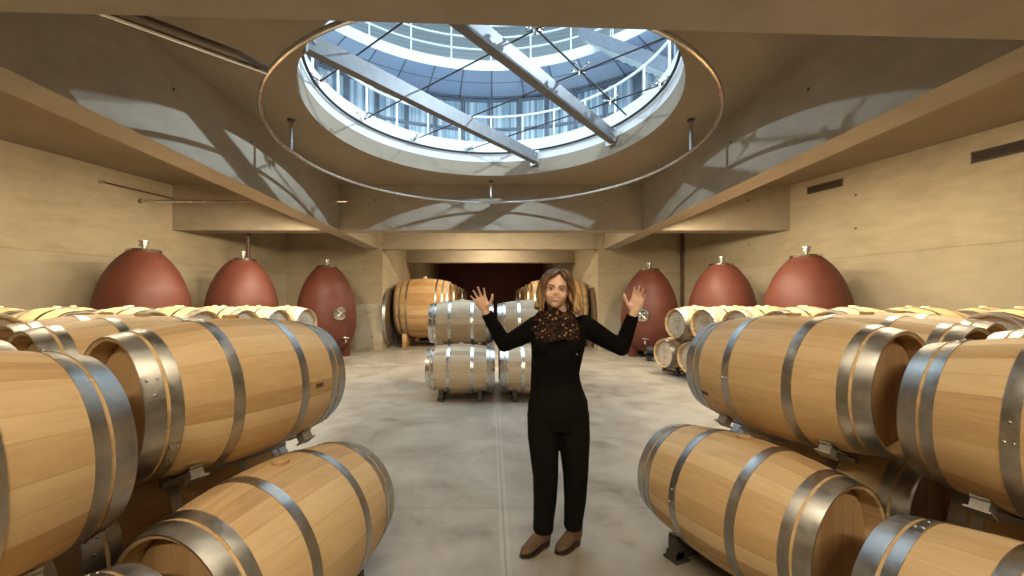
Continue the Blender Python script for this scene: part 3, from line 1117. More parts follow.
barrel('new', 2.73, 2.76, 0.41, -22, 'shaded floor barrel deepest in the near right stack', RN, 'low', 'low rack deepest in the near right stack')
# left near stack
LN = GN % 'left'
BRANDED.append(barrel('new', -1.31, 2.01, 1.06, 26, 'large oak barrel on top of the near left stack with a small burnt mark', LN, 'stack', 'steel cradle under the big top left barrel'))
barrel('new', -1.525, 0.885, 1.02, 20, 'oak barrel cut by the left edge, top tier', LN, 'stack', 'steel cradle under the top left edge barrel')
barrel('new', -0.935, 1.775, 0.425, 17, 'oak barrel on the floor tier, front left, with a round bung', LN, 'low', 'low steel rack on the floor under the front left barrel')
barrel('new', -1.21, 0.76, 0.40, 20, 'oak barrel on the floor tier cut by the bottom edge, left', LN, 'low', 'low steel rack under the bottom left barrel')
barrel('new', -2.02, 2.32, 1.06, 25, 'oak barrel in the second row behind the big top left barrel', LN, 'stack', 'steel cradle in the second row of the near left stack')
barrel('new', -2.69, 2.80, 1.06, 23, 'oak barrel in the third row of the near left stack', LN, 'stack', 'steel cradle in the third row of the near left stack')
barrel('new', -1.645, 2.10, 0.41, 24, 'shaded floor barrel behind the front left barrel', LN, 'low', 'low rack under the shaded second floor barrel, left stack')
barrel('new', -2.32, 2.45, 0.41, 23, 'shaded floor barrel deepest in the near left stack', LN, 'low', 'low rack deepest in the near left stack')
barrel('new', -2.20, 1.21, 1.04, 20, 'oak barrel beyond the left edge in the second row', LN, 'stack', 'steel cradle beyond the left edge, second row')
barrel('new', -1.90, 1.02, 0.41, 20, 'shaded floor barrel under the left edge barrel', LN, 'low', 'low rack under the shaded left edge floor barrel')
# wall stacks
ORD = ['first', 'second', 'third', 'fourth', 'fifth', 'sixth', 'seventh', 'eighth']
for side in (-1, 1):
    sn = 'left' if side < 0 else 'right'
    wx, wy = 0.25 * side, -0.968
    ux, uy = 0.968 * side, 0.25
    yaw = math.degrees(math.atan2(ux, uy))
    gname = 'barrels in the long stack along the %s wall' % sn
    for colm in (0, 1):
        for i in range(8):
            hx = 3.67 * side + wx * 0.72 * i
            hy = 8.0 + wy * 0.72 * i
            off = 0.475 + colm * 1.02
            row = 'aisle side' if colm == 0 else 'wall side'
            barrel('wall', hx + ux * off, hy + uy * off, 1.09, yaw, '%s barrel from the rear in the top %s row, %s wall stack' % (ORD[i], row, sn), gname, 'stack',
                   'cradle under %s barrel from the rear, top %s row, %s wall stack' % (ORD[i], row, sn))
        for i in range(8 if colm == 0 else 8):
            hx = 3.67 * side + wx * 0.72 * (i - 0.5)
            hy = 8.0 + wy * 0.72 * (i - 0.5)
            off = 0.475 + colm * 1.02
            row = 'aisle side' if colm == 0 else 'wall side'
            barrel('wall', hx + ux * off, hy + uy * off, 0.45 + 0.0, yaw, '%s barrel from the rear in the bottom %s row, %s wall stack' % (ORD[i], row, sn), gname, 'low',
                   'low rack under %s barrel from the rear, bottom %s row, %s wall stack' % (ORD[i], row, sn))
# middle stack of weathered barrels
CG = 'weathered barrels stacked in the middle of the aisle'
for (x, y, z, lab, rk, rl) in (
        (-0.465, 6.3, 0.47, 'weathered oak barrel, bottom left of the middle stack', 'low', 'low rack under the bottom left barrel of the middle stack'),
        (0.66, 6.3, 0.47, 'weathered oak barrel, bottom right of the middle stack, partly behind the woman', 'low', 'low rack under the bottom right barrel of the middle stack'),
        (-0.485, 6.7, 1.16, 'weathered oak barrel, top left of the middle stack by the raised hand', 'stack', 'cradle under the top left barrel of the middle stack'),
        (0.63, 6.7, 1.16, 'weathered oak barrel, top right of the middle stack behind the woman', 'stack', 'cradle under the top right barrel of the middle stack'),
        (-0.465, 7.1, 0.47, 'weathered oak barrel at the back of the middle stack, left', 'low', 'low rack at the back of the middle stack, left'),
        (0.66, 7.1, 0.47, 'weathered oak barrel at the back of the middle stack, right', 'low', 'low rack at the back of the middle stack, right')):
    barrel('old', x, y, z, 90, lab, CG, rk, rl, 1.1)
# small burnt brand marks on the two big top barrels


def brand(b, s0, q0):
    mb = MB()
    st = [c for c in b.children if c.name.startswith('staves')][0]
    vs = []
    n = 6
    for d in (0.0, 0.0008):
        for k in range(n + 1):
            for e in (-1, 1):
                s1 = s0 + (k / n - 0.5) * 0.05
                q1 = q0 + e * (0.034 + 0.006 * math.sin(k * 2.3))
                r = rad(s1) + 0.0004 + d
                vs.append((r * math.sin(q1), s1, r * math.cos(q1)))
    m = 2 * (n + 1)
    fs = []
    for k in range(n):
        a = 2 * k
        fs += [(a, a + 1, a + 3, a + 2), (m + a, m + a + 2, m + a + 3, m + a + 1), (a, a + 2, m + a + 2, m + a), (a + 1, m + a + 1, m + a + 3, a + 3)]
    fs += [(0, m, m + 1, 1), (2 * n, 2 * n + 1, m + 2 * n + 1, m + 2 * n)]
    mb.add(vs, fs)
    mb.build('brand_mark', M['brand'], b, 0, (0, 0, RB))['label'] = 'small dark burnt mark'


brand(BRANDED[0], 0.335, -2.007128639793479)
brand(BRANDED[1], 0.25999999999999995, 1.5882496193148397)

# ------------------------------------------------------------------ large casks in the rear hall
VL, VR, VB = 0.93, 0.95, 1.075


def make_vat():
    t = thing('oak_cask', '', 'cask')
    f = lambda s: VB - (VB - VR) * (s / VL) ** 2
    ax = (0, 0, VB + 0.28)
    prof = [(f(-VL + 2 * VL * k / 20), -VL + 2 * VL * k / 20) for k in range(21)]
    mb = MB(); mb.lathe([(VR - 0.06, -VL + 0.12), (VR - 0.05, -VL)] + prof + [(VR - 0.05, VL), (VR - 0.06, VL - 0.12)], 80, 'y'); mb.build('staves', M['oak_vat'], t, 50, ax)
    for e in (-1, 1):
        mb = MB(); mb.lathe([(0.0, e * (VL - 0.09)), (VR - 0.055, e * (VL - 0.09)), (VR - 0.055, e * (VL - 0.12)), (0.0, e * (VL - 0.12))], 64, 'y'); mb.build('head', M['head'], t, 30, ax)
    for s in (-0.89, -0.72, -0.50, 0.50, 0.72, 0.89):
        mb = MB(); mb.lathe([(f(s - 0.03) - 0.002, s - 0.03), (f(s - 0.03) + 0.005, s - 0.03), (f(s + 0.03) + 0.005, s + 0.03), (f(s + 0.03) - 0.002, s + 0.03)], 80, 'y'); mb.build('hoop', M['hoop'], t, 40, ax)
    for e in (-1, 1):
        mb = MB()
        y = e * 0.6
        pts = [(-0.75, 0.0), (-0.75, 0.48)] + [((VB + 0.01) * math.sin(q), VB + 0.28 + (VB + 0.01) * math.cos(q)) for q in [PI + 0.6 - 1.2 * k / 10 for k in range(11)]] + [(0.75, 0.48), (0.75, 0.0)]
        vs = [(x, y - 0.07, z) for x, z in pts] + [(x, y + 0.07, z) for x, z in pts]
        n = len(pts)
        mb.add(vs, [tuple(range(n)), tuple(range(2 * n - 1, n - 1, -1))] + [(i, n + i, n + (i + 1) % n, (i + 1) % n) for i in range(n)])
        mb.build('timber_cradle', M['oak_vat'], t, 0)
    mb = MB(); mb.lathe([(0.0, VB - 0.01), (0.07, VB - 0.01), (0.07, VB + 0.05), (0.04, VB + 0.08), (0.0, VB + 0.08)], 16); mb.build('bung', M['bung_white'], t, 30, ax)
    return t


vat = make_vat()
first = True
for side in (-1, 1):
    sn = 'left' if side < 0 else 'right'
    for i in range(5):
        place(vat, not first, (side * (2.36 + 0.0) + (0 if side < 0 else 0.0), 14.35 + 2.3 * i, 0), R(90), '%s large oak cask back along the %s side of the rear hall' % (ORD[i], sn), 'large casks in the rear hall', 0.985)
        first = False
# round cask ends set in the jambs
for (x, y, r_, rim, lab) in ((-3.47, 13.62, 0.86, 'hoop', 'round cask end with steel rim in the left jamb of the hall opening'), (3.42, 13.42, 0.42, 'head_dark', 'narrow upright cask end in the right jamb, nearer the corner'),
                       (3.39, 14.6, 0.42, 'head_dark', 'narrow upright cask end in the right jamb, deeper one')):
    t = thing('cask_end', lab, 'cask', (x, y, 1.06), 0, 'cask ends in the hall jambs')
    s = 1 if x < 0 else -1
    mb = MB(); mb.lathe([(0.0, 0.05 * s), (0.93, 0.05 * s), (0.93, 0.0 * s), (0.0, 0.0)], 48, 'x'); o = mb.build('head', M['head_dark'], t, 30); o.scale = (1, r_ / 0.95, 1)
    mb = MB(); mb.lathe([(0.92, 0.0), (0.92, 0.09 * s), (0.97, 0.09 * s), (0.98, 0.0)], 48, 'x', closed=True); o = mb.build('rim', M[rim], t, 30); o.scale = (1, r_ / 0.95, 1)
    if rim == 'hoop':
        mb = MB(); mb.box((0.06 * s, 0, -0.55), (0.04, 0.3, 0.35)); mb.build('hatch', M['rack_dark'], t, 0)

# ------------------------------------------------------------------ egg tanks
def make_egg():
    t = thing('egg_tank', '', 'tank')
    H0, H1, RM = 0.18, 2.45, 0.77
    prof = []
    n = 40
    for k in range(n + 1):
        u = k / n
        z = H0 + (H1 - H0) * u
        zm = 0.98
        if z < zm:
            q = (zm - z) / (zm - H0 + 0.22)
            r = RM * math.sqrt(max(0, 1 - q ** 2.2))
        else:
            q = (z - zm) / (H1 - zm + 0.10)
            r = RM * max(0, 1 - q ** 2.2) ** 0.60
        prof.append((max(r, 0.0), z))
    prof = [(0.0, H0)] + prof + [(0.0, H1 + 0.0)]
    mb = MB(); mb.lathe(prof, 56); mb.build('shell', M['egg'], t, 50)
    for k in range(4):
        a = R(45 + 90 * k)
        c = Vector((0.50 * math.cos(a), 0.50 * math.sin(a), 0))
        rot = Matrix.Rotation(a, 3, 'Z')
        mb = MB()
        vs = []
        for (hx, z) in ((0.09, 0.0), (0.12, 0.75)):
            ox = 0.0 if z == 0 else 0.05
            for dx, dy in ((-hx, -0.10), (hx, -0.10), (hx, 0.10), (-hx, 0.10)):
                vs.append(c + rot @ Vector((dx + ox, dy, z)))
        mb.add(vs, [(3, 2, 1, 0), (4, 5, 6, 7), (0, 1, 5, 4), (1, 2, 6, 5), (2, 3, 7, 6), (3, 0, 4, 7)])
        mb.build('leg', M['egg'], t, 0)
    mb = MB(); mb.lathe([(0.0, H1 - 0.05), (0.255, H1 - 0.05), (0.285, H1 - 0.015), (0.27, H1 + 0.025), (0.14, H1 + 0.045), (0.0, H1 + 0.05)], 32)
    cap = mb.build('top_hatch', M['stainless'], t, 40)
    mb = MB(); mb.lathe([(0.0, H1 + 0.02), (0.035, H1 + 0.02), (0.035, H1 + 0.09), (0.07, H1 + 0.09), (0.075, H1 + 0.13), (0.055, H1 + 0.135), (0.055, H1 + 0.17), (0.085, H1 + 0.17), (0.085, H1 + 0.20), (0.0, H1 + 0.20)], 20)
    mb.build('air_lock', M['hoop'], cap, 30)
    # round door facing local -Y, set on the shell
    zc = 1.18
    q = (zc - 0.98) / (H1 - 0.98 + 0.10)
    rs = RM * (1 - q ** 2.2) ** 0.60
    y = -rs + 0.01
    mb = MB(); mb.lathe([(0.0, y - 0.05), (0.10, y - 0.055), (0.17, y - 0.04), (0.185, y - 0.02), (0.185, y + 0.06), (0.0, y + 0.06)], 28, 'y', c=(0, 0, zc))
    d = mb.build('round_door', M['stainless'], t, 30)
    mb = MB()
    for k in range(4):
        b = R(45 + 90 * k)
        mb.tube([(0, y - 0.10, zc), (0.13 * math.cos(b), y - 0.09, zc + 0.13 * math.sin(b))], 0.012, 8)
    mb.ball((0, y - 0.10, zc), 0.03, 10, 6)
    mb.tube([(0, y - 0.04, zc), (0, y - 0.1, zc)], 0.014, 8)
    mb.build('door_handle', M['hoop'], d)
    mb = MB(); mb.tube([(0.1, -0.66, 0.50), (0.1, -0.92, 0.46)], 0.03, 10); mb.tube([(0.1, -0.86, 0.40), (0.1, -0.86, 0.54)], 0.022, 8); mb.tube([(0.03, -0.88, 0.56), (0.19, -0.88, 0.54)], 0.012, 8)
    mb.build('drain_valve', M['stainless'], t)
    return t


egg = make_egg()
EG = 'brick red egg tanks along the walls'
first = True
for (px, y, sz, face, lab) in ((144, 8.0, 1.035, 48, 'nearest of the three red egg tanks by the left wall'), (243, 9.65, 1.035, 40, 'middle red egg tank of the left three'), (327, 11.4, 1.035, 46, 'far left red egg tank with round steel door, by the corner'),
                               (806, 8.2, 1.0, -45, 'nearest of the three red egg tanks by the right wall'), (721.5, 9.9, 1.0, -40, 'middle red egg tank of the right three'), (649, 11.4, 1.0, -34, 'far right red egg tank beside the raised hand')):
    e = place(egg, not first, ((px - 491) / 400 * y, y, 0), R(face), lab, EG, sz)
    first = False
# small transfer pump by the far right egg
t = thing('transfer_pump', 'small black and chrome pump on the floor by the far right egg', 'pump', (4.30, 10.35, 0), R(-20))
mb = MB(); mb.bbox((-0.28, -0.12, 0.09), (0.28, 0.12, 0.13))
for x in (-0.2, 0.2):
    for y in (-0.12, 0.12):
        mb.tube([(x, y - 0.02, 0.07), (x, y + 0.02, 0.07)], 0.07, 14)
mb.build('trolley', M['dark'], t, 30)
mb = MB(); mb.tube([(-0.25, 0, 0.27), (0.05, 0, 0.27)], 0.12, 18); mb.build('motor', M['dark'], t, 30)
mb = MB(); mb.tube([(0.05, 0, 0.27), (0.20, 0, 0.27)], 0.11, 18); mb.tube([(0.14, 0, 0.34), (0.14, 0, 0.52)], 0.045, 12); mb.ball((0.14, 0, 0.52), 0.07, 12, 8); mb.tube([(0.2, 0, 0.27), (0.33, -0.02, 0.27)], 0.05, 12)
mb.build('pump_head', M['stainless'], t, 30)

# ------------------------------------------------------------------ the woman
PY = 2.40
PO = Vector((0.405, PY, 0.0))


def PP(px, py, dy=0.0):
    y = PY + dy
    return Vector(((px - 491) / 400 * y, y, CAMZ - (py - 304) / 400 * y)) - PO


HC = PP(556.0, 289.5, -0.02)
HROT = Matrix.Rotation(R(-7), 3, 'Z') @ Matrix.Rotation(R(5), 3, 'Y') @ Matrix.Rotation(R(-3), 3, 'X')


def HP(x, y, z):
    return HC + HROT @ Vector((x, y, z))


SHL, ELL, WRL = PP(537, 326, 0.03), PP(504.5, 344, 0.13), PP(485.5, 311, 0.06)
SHR, ELR, WRR = PP(584, 325, 0.03), PP(621.5, 348, 0.10), PP(633.5, 313, 0.02)
body = MB()
# head
body.ball(HP(0, 0.012, 0.030), (0.074, 0.092, 0.084), 24, 16, rot=HROT)
body.ball(HP(0, -0.012, -0.034), (0.066, 0.077, 0.077), 24, 16, rot=HROT)
body.ball(HP(0, -0.058, -0.088), (0.028, 0.028, 0.024), 14, 10)
for s in (-1, 1):
    body.ball(HP(s * 0.032, -0.052, -0.036), (0.029, 0.030, 0.032), 14, 10)
    body.ball(HP(s * 0.074, 0.012, -0.004), (0.010, 0.020, 0.032), 12, 8, rot=HROT)
    body.tube([HP(s * 0.010, -0.085, 0.016), HP(s * 0.048, -0.071, 0.013)], [0.010, 0.010], 10)
    body.ball(HP(s * 0.009, -0.086, -0.034), (0.008, 0.008, 0.007), 10, 8)
body.tube([HP(0, -0.083, 0.012), HP(0, -0.093, -0.010), HP(0, -0.099, -0.028), HP(0, -0.088, -0.038)], [0.007, 0.008, 0.011, 0.009], 12)
body.ball(HP(0, -0.068, -0.066), (0.034, 0.022, 0.020), 16, 10, rot=HROT)
# neck and a slim trunk, arms and legs under the clothes
body.tube([HP(0, 0.02, -0.06), PP(559, 316, 0.02), PP(559.5, 326, 0.03)], [0.055, 0.056, 0.075], 20)
body.tube([PP(559.5, 322, 0.03), PP(558.5, 340, 0.02), PP(556, 372, 0.02), PP(557.5, 402, 0.02), PP(558, 425, 0.02)],
          [(0.07, 0.10), (0.085, 0.125), (0.075, 0.115), (0.085, 0.145), (0.06, 0.11)], 24, up=(0, 1, 0))
for a, b, c in ((SHL, ELL, WRL), (SHR, ELR, WRR)):
    body.tube([a, a.lerp(b, 0.5), b, b.lerp(c, 0.35), c], [0.045, 0.042, 0.036, 0.036, 0.024], 16)
    body.ball(a, 0.05, 14, 10)
for hx, kx, fx in ((545, 545.5, 544), (572, 575, 574)):
    body.tube([PP(hx, 408, 0.02), PP(hx + 0.5, 440, 0.02), PP(kx, 474, 0.02), PP(kx, 500, 0.03), PP(fx, 518, 0.035), PP(fx, 523, 0.035)], [0.07, 0.068, 0.05, 0.05, 0.034, 0.034], 16)


def hand(mb, w, d, t, curl, spread, thumb_out):
    """w wrist, d along the fingers, t towards the thumb side; the palm faces n"""
    d = d.normalized()
    t = (t - d * t.dot(d)).normalized()
    n = d.cross(t)
    if n.y > 0: n = -n             # the palm faces the viewer
    k = 1.02

    def q(a, b, c): return w + d * (a * k) + t * (b * k) + n * (c * k)
    # palm
    mb.tube([q(-0.012, 0, 0), q(0.008, 0, 0), q(0.035, 0.002, 0), q(0.065, 0.001, 0), q(0.088, 0.0, 0), q(0.096, 0, 0)],
            [(0.020, 0.024), (0.020, 0.026), (0.018, 0.036), (0.016, 0.041), (0.012, 0.040), (0.008, 0.036)], 20, up=n)
    mb.ball(q(0.038, 0.026, 0.008), (0.018, 0.018, 0.016), 12, 8)
    fl = (0.074, 0.084, 0.078, 0.060)
    fr = (0.0088, 0.0092, 0.0088, 0.0076)
    for i in range(4):
        off = 0.030 - 0.020 * i
        a = R(spread * (1.5 - i) / 1.5)
        base = (0.082 - 0.004 * abs(i - 1.2))
        dirv = d * math.cos(a) + t * math.sin(a)
        p = q(base, off, 0.0)
        pts = [p - dirv * 0.02, p]
        c = 0.0
        rr = [fr[i], fr[i]]
        for f_, cc in zip((0.46, 0.30, 0.24), (curl[i] * 0.5, curl[i], curl[i] * 0.7)):
            c += R(cc)
            v = dirv * math.cos(c) + n * math.sin(c)
            p = p + v * (fl[i] * f_ * k)
            pts.append(p)
            rr.append(fr[i] * (1.0 - 0.10 * (len(rr) - 1)))
        mb.tube(pts, rr, 12)
        mb.ball(pts[-1], rr[-1], 10, 8)
    a = R(thumb_out)
    v1 = (d * math.cos(a) + t * math.sin(a) + n * 0.25).normalized()
    v2 = (d * math.cos(a * 0.72) + t * math.sin(a * 0.72) + n * 0.22).normalized()
    v3 = (d * math.cos(a * 0.5) + t * math.sin(a * 0.5) + n * 0.15).normalized()
    b0 = q(0.020, 0.018, 0.006)
    b1 = b0 + v1 * 0.042
    b2 = b1 + v2 * 0.032
    b3 = b2 + v3 * 0.026
    mb.tube([b0, b1, b2, b3], [0.013, 0.0115, 0.0102, 0.0082], 12)
    mb.ball(b3, 0.0082, 10, 8)


hand(body, WRL, PP(474.5, 286, -0.01) - WRL, Vector((1, 0, 0.2)), (14, 8, 8, 12), 13, 52)
hand(body, WRR, PP(643, 283, -0.02) - WRR, Vector((-0.85, 0.42, 0.1)), (8, 10, 14, 20), 5, 50)
person = organic(body, 'person', M['skin'], None, 0.0045, 3)
person.location = PO
tag(person, 'smiling woman in black with a leopard scarf, both arms raised, hands open', 'person')
# face details
for s in (-1, 1):
    mb = MB(); mb.ball(HP(s * 0.030, -0.0755, -0.006), (0.0125, 0.0112, 0.0066), 16, 10, rot=HROT)
    ey = mb.build('eye', M['eye_white'], person, 60)
    mb = MB(); mb.ball(HP(s * 0.030 - 0.001, -0.0845, -0.0065), (0.0056, 0.0033, 0.0056), 12, 8, rot=HROT)
    mb.build('iris', M['iris'], ey, 60)
    mb = MB(); mb.tube([HP(s * (0.030 + 0.017 * u), -0.0875 + 0.006 * abs(u) ** 2, 0.0000 - 0.005 * u * u) for u in (-1, -0.5, 0, 0.5, 1)], [0.0008, 0.0014, 0.0016, 0.0014, 0.0008], 6)
    mb.build('eyelash', M['brow'], ey, 60)
    mb = MB(); mb.tube([HP(s * (0.031 + 0.021 * u), -0.0935 + 0.010 * max(0, u) ** 2 + 0.002 * u, 0.0165 - 0.004 * u * u + 0.002 * u) for u in (-1, -0.5, 0, 0.5, 1)], [0.0014, 0.0026, 0.0028, 0.0024, 0.0012], 8, flat=0.7)
    mb.build('eyebrow', M['brow'], person, 60)
us = [k / 5 for k in range(-5, 6)]
mb = MB()
mb.tube([HP(0.0310 * u, -0.0915 + 0.0155 * u * u, -0.0575 + 0.0085 * u * u - 0.001 * math.cos(u * 6)) for u in us], [0.0010 + 0.0024 * (1 - abs(u)) ** 0.6 for u in us], 8)
mb.tube([HP(0.0310 * u, -0.0905 + 0.0145 * u * u, -0.0725 + 0.0245 * u * u) for u in us], [0.0010 + 0.0032 * (1 - abs(u)) ** 0.6 for u in us], 8)
mb.build('lips', M['lips'], person, 60)
mb = MB(); mb.tube([HP(0.0270 * u, -0.0900 + 0.0130 * u * u, -0.0650 + 0.0145 * u * u) for u in us], [0.001 + 0.0062 * (1 - abs(u)) ** 0.5 for u in us], 8, flat=0.5)
mb.build('teeth', M['teeth'], person, 60)

# hair: scalp cap and long wavy locks
rh = random.Random(3)
hair = MB()
for k in range(46):
    ring = k / 45.0
    ang = R(60 + 240 * ring)     # round the back, open at the face (face is at angle 0)
    # angle measured from the face direction (-y) round the head
    sx, cy = math.sin(ang), -math.cos(ang)
    top = Vector((0.016 + 0.008 * rh.uniform(-1, 1) + 0.02 * sx, 0.0 + 0.030 * cy, 0.114))
    mid = Vector((0.086 * sx, 0.012 + 0.100 * cy, 0.045))
    ear = Vector((0.094 * sx + 0.006 * (sx > 0), 0.016 + 0.102 * cy, -0.030))
    wl = 1.0 if sx < 0 else 1.25
    low = Vector((0.104 * sx * (wl + 0.15 * (sx > 0)) + 0.004, 0.012 + 0.104 * cy, -0.092))
    end = Vector((0.098 * sx * (0.95 + 0.55 * (sx > 0)), 0.006 + 0.108 * cy, -0.108 - 0.030 * rh.random()))
    P_ = [top, (top + mid) / 2 + Vector((0.008 * sx, 0.014 * cy, 0.016)), mid, ear, low, end]
    # wavy
    pts = []
    ph_ = rh.uniform(0, 6.28)
    for i in range(len(P_) - 1):
        for j in range(3):
            u = j / 3
            a_ = P_[max(i - 1, 0)]; b_ = P_[i]; c_ = P_[i + 1]; d_ = P_[min(i + 2, len(P_) - 1)]
            v = 0.5 * ((2 * b_) + (-a_ + c_) * u + (2 * a_ - 5 * b_ + 4 * c_ - d_) * u * u + (-a_ + 3 * b_ - 3 * c_ + d_) * u ** 3)
            amp = 0.022 * max(0, (i + u - 1.5) / 3)
            v = v + Vector((math.cos(ang), math.sin(ang), 0)) * amp * math.sin(ph_ + 2.2 * (i + u)) + Vector((sx, cy, 0)) * amp * 0.8 * math.cos(ph_ + 2.2 * (i + u))
            pts.append(HP(*v))
    pts.append(HP(*P_[-1]))
    n_ = len(pts)
    rs = [(0.010 + 0.005 * math.sin(PI * min(1, (i + 2) / n_))) * rh.uniform(0.85, 1.1) for i in range(n_)]
    rs[-1] = 0.004; rs[-2] = 0.009
    hair.tube(pts, rs, 7)
hair.ball(HP(0.004, 0.024, 0.034), (0.081, 0.093, 0.083), 22, 14, rot=HROT)
# sweep of hair over the brow from the parting
for s, n_ in ((-1, 6), (1, 6)):
    for k in range(n_):
        u = k / (n_ - 1)
        st = Vector((0.014, -0.060 + 0.06 * u, 0.104 + 0.014 * u))
        m1 = Vector((0.008 + s * 0.026, -0.078 + 0.060 * u, 0.083 + 0.024 * u))
        m2 = Vector((s * 0.062 + 0.004, -0.066 + 0.050 * u, 0.052 + 0.008 * u))
        m3 = Vector((s * 0.089 + 0.003 + 0.008 * (s > 0), -0.045 + 0.03 * u, -0.005 + 0.01 * (k % 2)))
        m4 = Vector((s * 0.088 + 0.004 + 0.026 * (s > 0) + 0.008 * (k % 3), -0.05 + 0.03 * u, -0.055 + 0.008 * (k % 2)))
        m5 = Vector((s * (0.080 + 0.030 * (s > 0)) + 0.012 * (k % 2), -0.056 + 0.03 * u, -0.112 - 0.012 * (k % 3)))
        hair.tube([HP(*v) for v in (st, m1, m2, m3, m4, m5)], [0.008, 0.012, 0.013, 0.014, 0.013, 0.006], 8)
hair.build('hair', M['hair'], person, 60)

# sweater
sw = MB()
sw.tube([PP(559.5, 317, 0.03), PP(559.5, 321, 0.03), PP(559, 328, 0.03), PP(558, 342, 0.015), PP(556.5, 358, 0.015), PP(555, 372, 0.02), PP(555.5, 384, 0.02), PP(556, 390, 0.02)],
        [(0.055, 0.06), (0.075, 0.12), (0.098, 0.160), (0.125, 0.165), (0.118, 0.152), (0.098, 0.146), (0.105, 0.152), (0.105, 0.155)], 32, up=(0, 1, 0))
for s in (-1, 1):
    sw.ball(PP(557.5 + s * 13, 346, -0.055), (0.068, 0.052, 0.062), 18, 12)
for a, b, c in ((SHL, ELL, WRL), (SHR, ELR, WRR)):
    sw.ball(a + Vector((0, 0, -0.004)), 0.068, 18, 12)
    sw.tube([a, a.lerp(b, 0.5) + Vector((0, 0, -0.006)), b, b.lerp(c, 0.10), b.lerp(c, 0.4), c.lerp(b, 0.06)], [0.066, 0.060, 0.050, 0.049, 0.046, 0.037], 18)
    sw.ball(b, 0.050, 16, 10)
sweater = organic(sw, 'sweater', M['knit'], person, 0.006, 6)
mb = MB()
mb.ball(PP(577, 354, -0.128), (0.006, 0.003, 0.006), 10, 6)
mb.build('badge', M['stainless'], person, 60)

# trousers
tr = MB()
tr.tube([PP(556, 380, 0.02), PP(556, 388, 0.02), PP(557.5, 402, 0.02), PP(558, 414, 0.02), PP(558.5, 428, 0.02)],
        [(0.102, 0.148), (0.108, 0.156), (0.122, 0.180), (0.122, 0.184), (0.10, 0.165)], 32, up=(0, 1, 0))
for pts, rs in (
        (((543, 412), (543.5, 436), (544.5, 460), (545.5, 476), (545, 500), (543.5, 520), (543, 530)), (0.096, 0.096, 0.083, 0.076, 0.070, 0.063, 0.062)),
        (((573, 412), (574.0, 436), (575.0, 460), (575.5, 476), (575, 500), (573.5, 518), (573, 527)), (0.096, 0.095, 0.082, 0.074, 0.066, 0.058, 0.056))):
    dys = (0.02, 0.015, 0.0, 0.0, 0.02, 0.035, 0.04)
    tr.tube([PP(x, y, d) for (x, y), d in zip(pts, dys)], list(rs), 22)
organic(tr, 'trousers', M['trouser'], person, 0.006, 5)

# scarf: a thick gathered loop
sc = MB()
rs_ = random.Random(5)
cen = HC + Vector((0.006, 0.045, -0.158))
for loop in range(7):
    pts = []
    ph_ = rs_.uniform(0, 6.28)
    r0 = 0.082 + 0.008 * loop
    zz = 0.036 - 0.019 * loop
    nn = 40
    for k in range(nn):
        q = 2 * PI * k / nn
        wob = 0.010 * math.sin(3 * q + ph_) + 0.007 * math.sin(7 * q + 2 * ph_)
        drop = -0.028 * max(0, -math.sin(q)) * (0.4 + 0.2 * loop)       # hangs lower at the front
        pts.append(cen + Vector(((r0 + wob) * 1.10 * math.cos(q), (r0 + wob) * 0.95 * math.sin(q) - 0.01, zz + drop + 0.010 * math.sin(4 * q + ph_) - 0.02 * abs(math.cos(q)))))
    sc.tube(pts, [0.021 + 0.006 * math.sin(5 * 2 * PI * k / nn + ph_) for k in range(nn)], 10, closed=True)
organic(sc, 'scarf', M['leopard'], person, 0.0055, 2)

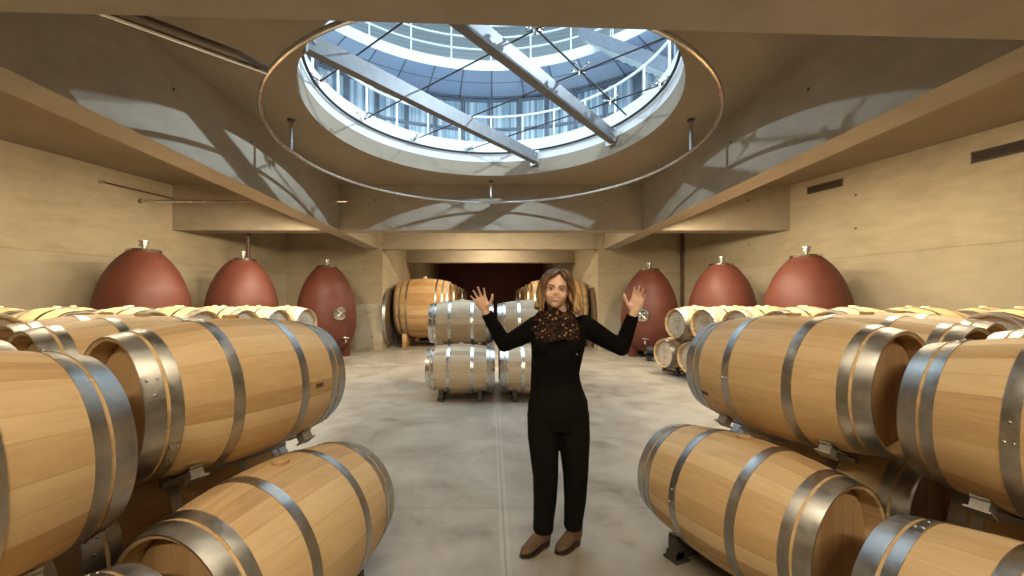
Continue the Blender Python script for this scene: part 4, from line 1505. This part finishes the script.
# ankle boots
for heel, toe, nm_ in ((PP(547, 550, 0.06), PP(521, 558, -0.07), 'l'), (PP(577.5, 546, 0.065), PP(556, 553, -0.035), 'r')):
    heel = Vector((heel.x, heel.y, 0)); toe = Vector((toe.x, toe.y, 0))
    d = (toe - heel); L_ = d.length; d.normalize()
    s_ = Vector((-d.y, d.x, 0))
    q = lambda a, b, c: heel + d * a + s_ * b + Vector((0, 0, c))
    bm_ = MB()
    f = L_ / 0.235
    bm_.tube([q(0.035 * f, 0, 0.20), q(0.035 * f, 0, 0.11), q(0.032 * f, 0, 0.07), q(0.03 * f, 0, 0.045)], [0.052, 0.050, 0.046, 0.038], 18)
    bm_.tube([q(0.0, 0, 0.052), q(0.05 * f, 0, 0.066), q(0.10 * f, 0, 0.060), q(0.15 * f, 0, 0.040), q(0.20 * f, 0, 0.029), q(0.232 * f, 0, 0.022)],
             [(0.030, 0.030), (0.044, 0.036), (0.042, 0.037), (0.028, 0.041), (0.019, 0.034), (0.010, 0.014)], 18, up=(0, 0, 1))
    bo = organic(bm_, 'ankle_boot', M['suede'], person, 0.005, 3)
    mb = MB()
    out = [(-0.004, 0.026), (0.05, 0.034), (0.11, 0.038), (0.16, 0.042), (0.205, 0.034), (0.238, 0.012)]
    lo = []
    for (a, b) in out: lo.append((a, b))
    for (a, b) in out[::-1]: lo.append((a, -b))
    hz = lambda a: 0.030 * max(0, 1 - a / 0.12) if a < 0.12 else 0.0
    vs = [q(a * f, b, hz(a) + 0.000) for a, b in lo] + [q(a * f, b, hz(a) + 0.011) for a, b in lo]
    n_ = len(lo)
    mb.add(vs, [tuple(range(n_ - 1, -1, -1)), tuple(range(n_, 2 * n_))] + [(i, (i + 1) % n_, n_ + (i + 1) % n_, n_ + i) for i in range(n_)])
    mb.build('sole', M['sole'], bo, 0)
    mb = MB()
    hv = []
    for z, sh in ((0.0, 0.85), (0.034, 1.0)):
        for a, b in ((-0.004, 0.024), (0.05, 0.027), (0.05, -0.027), (-0.004, -0.024)):
            hv.append(q(a * f * sh, b * sh, z))
    mb.add(hv, [(3, 2, 1, 0), (4, 5, 6, 7), (0, 1, 5, 4), (1, 2, 6, 5), (2, 3, 7, 6), (3, 0, 4, 7)])
    mb.build('heel', M['sole'], bo, 0)
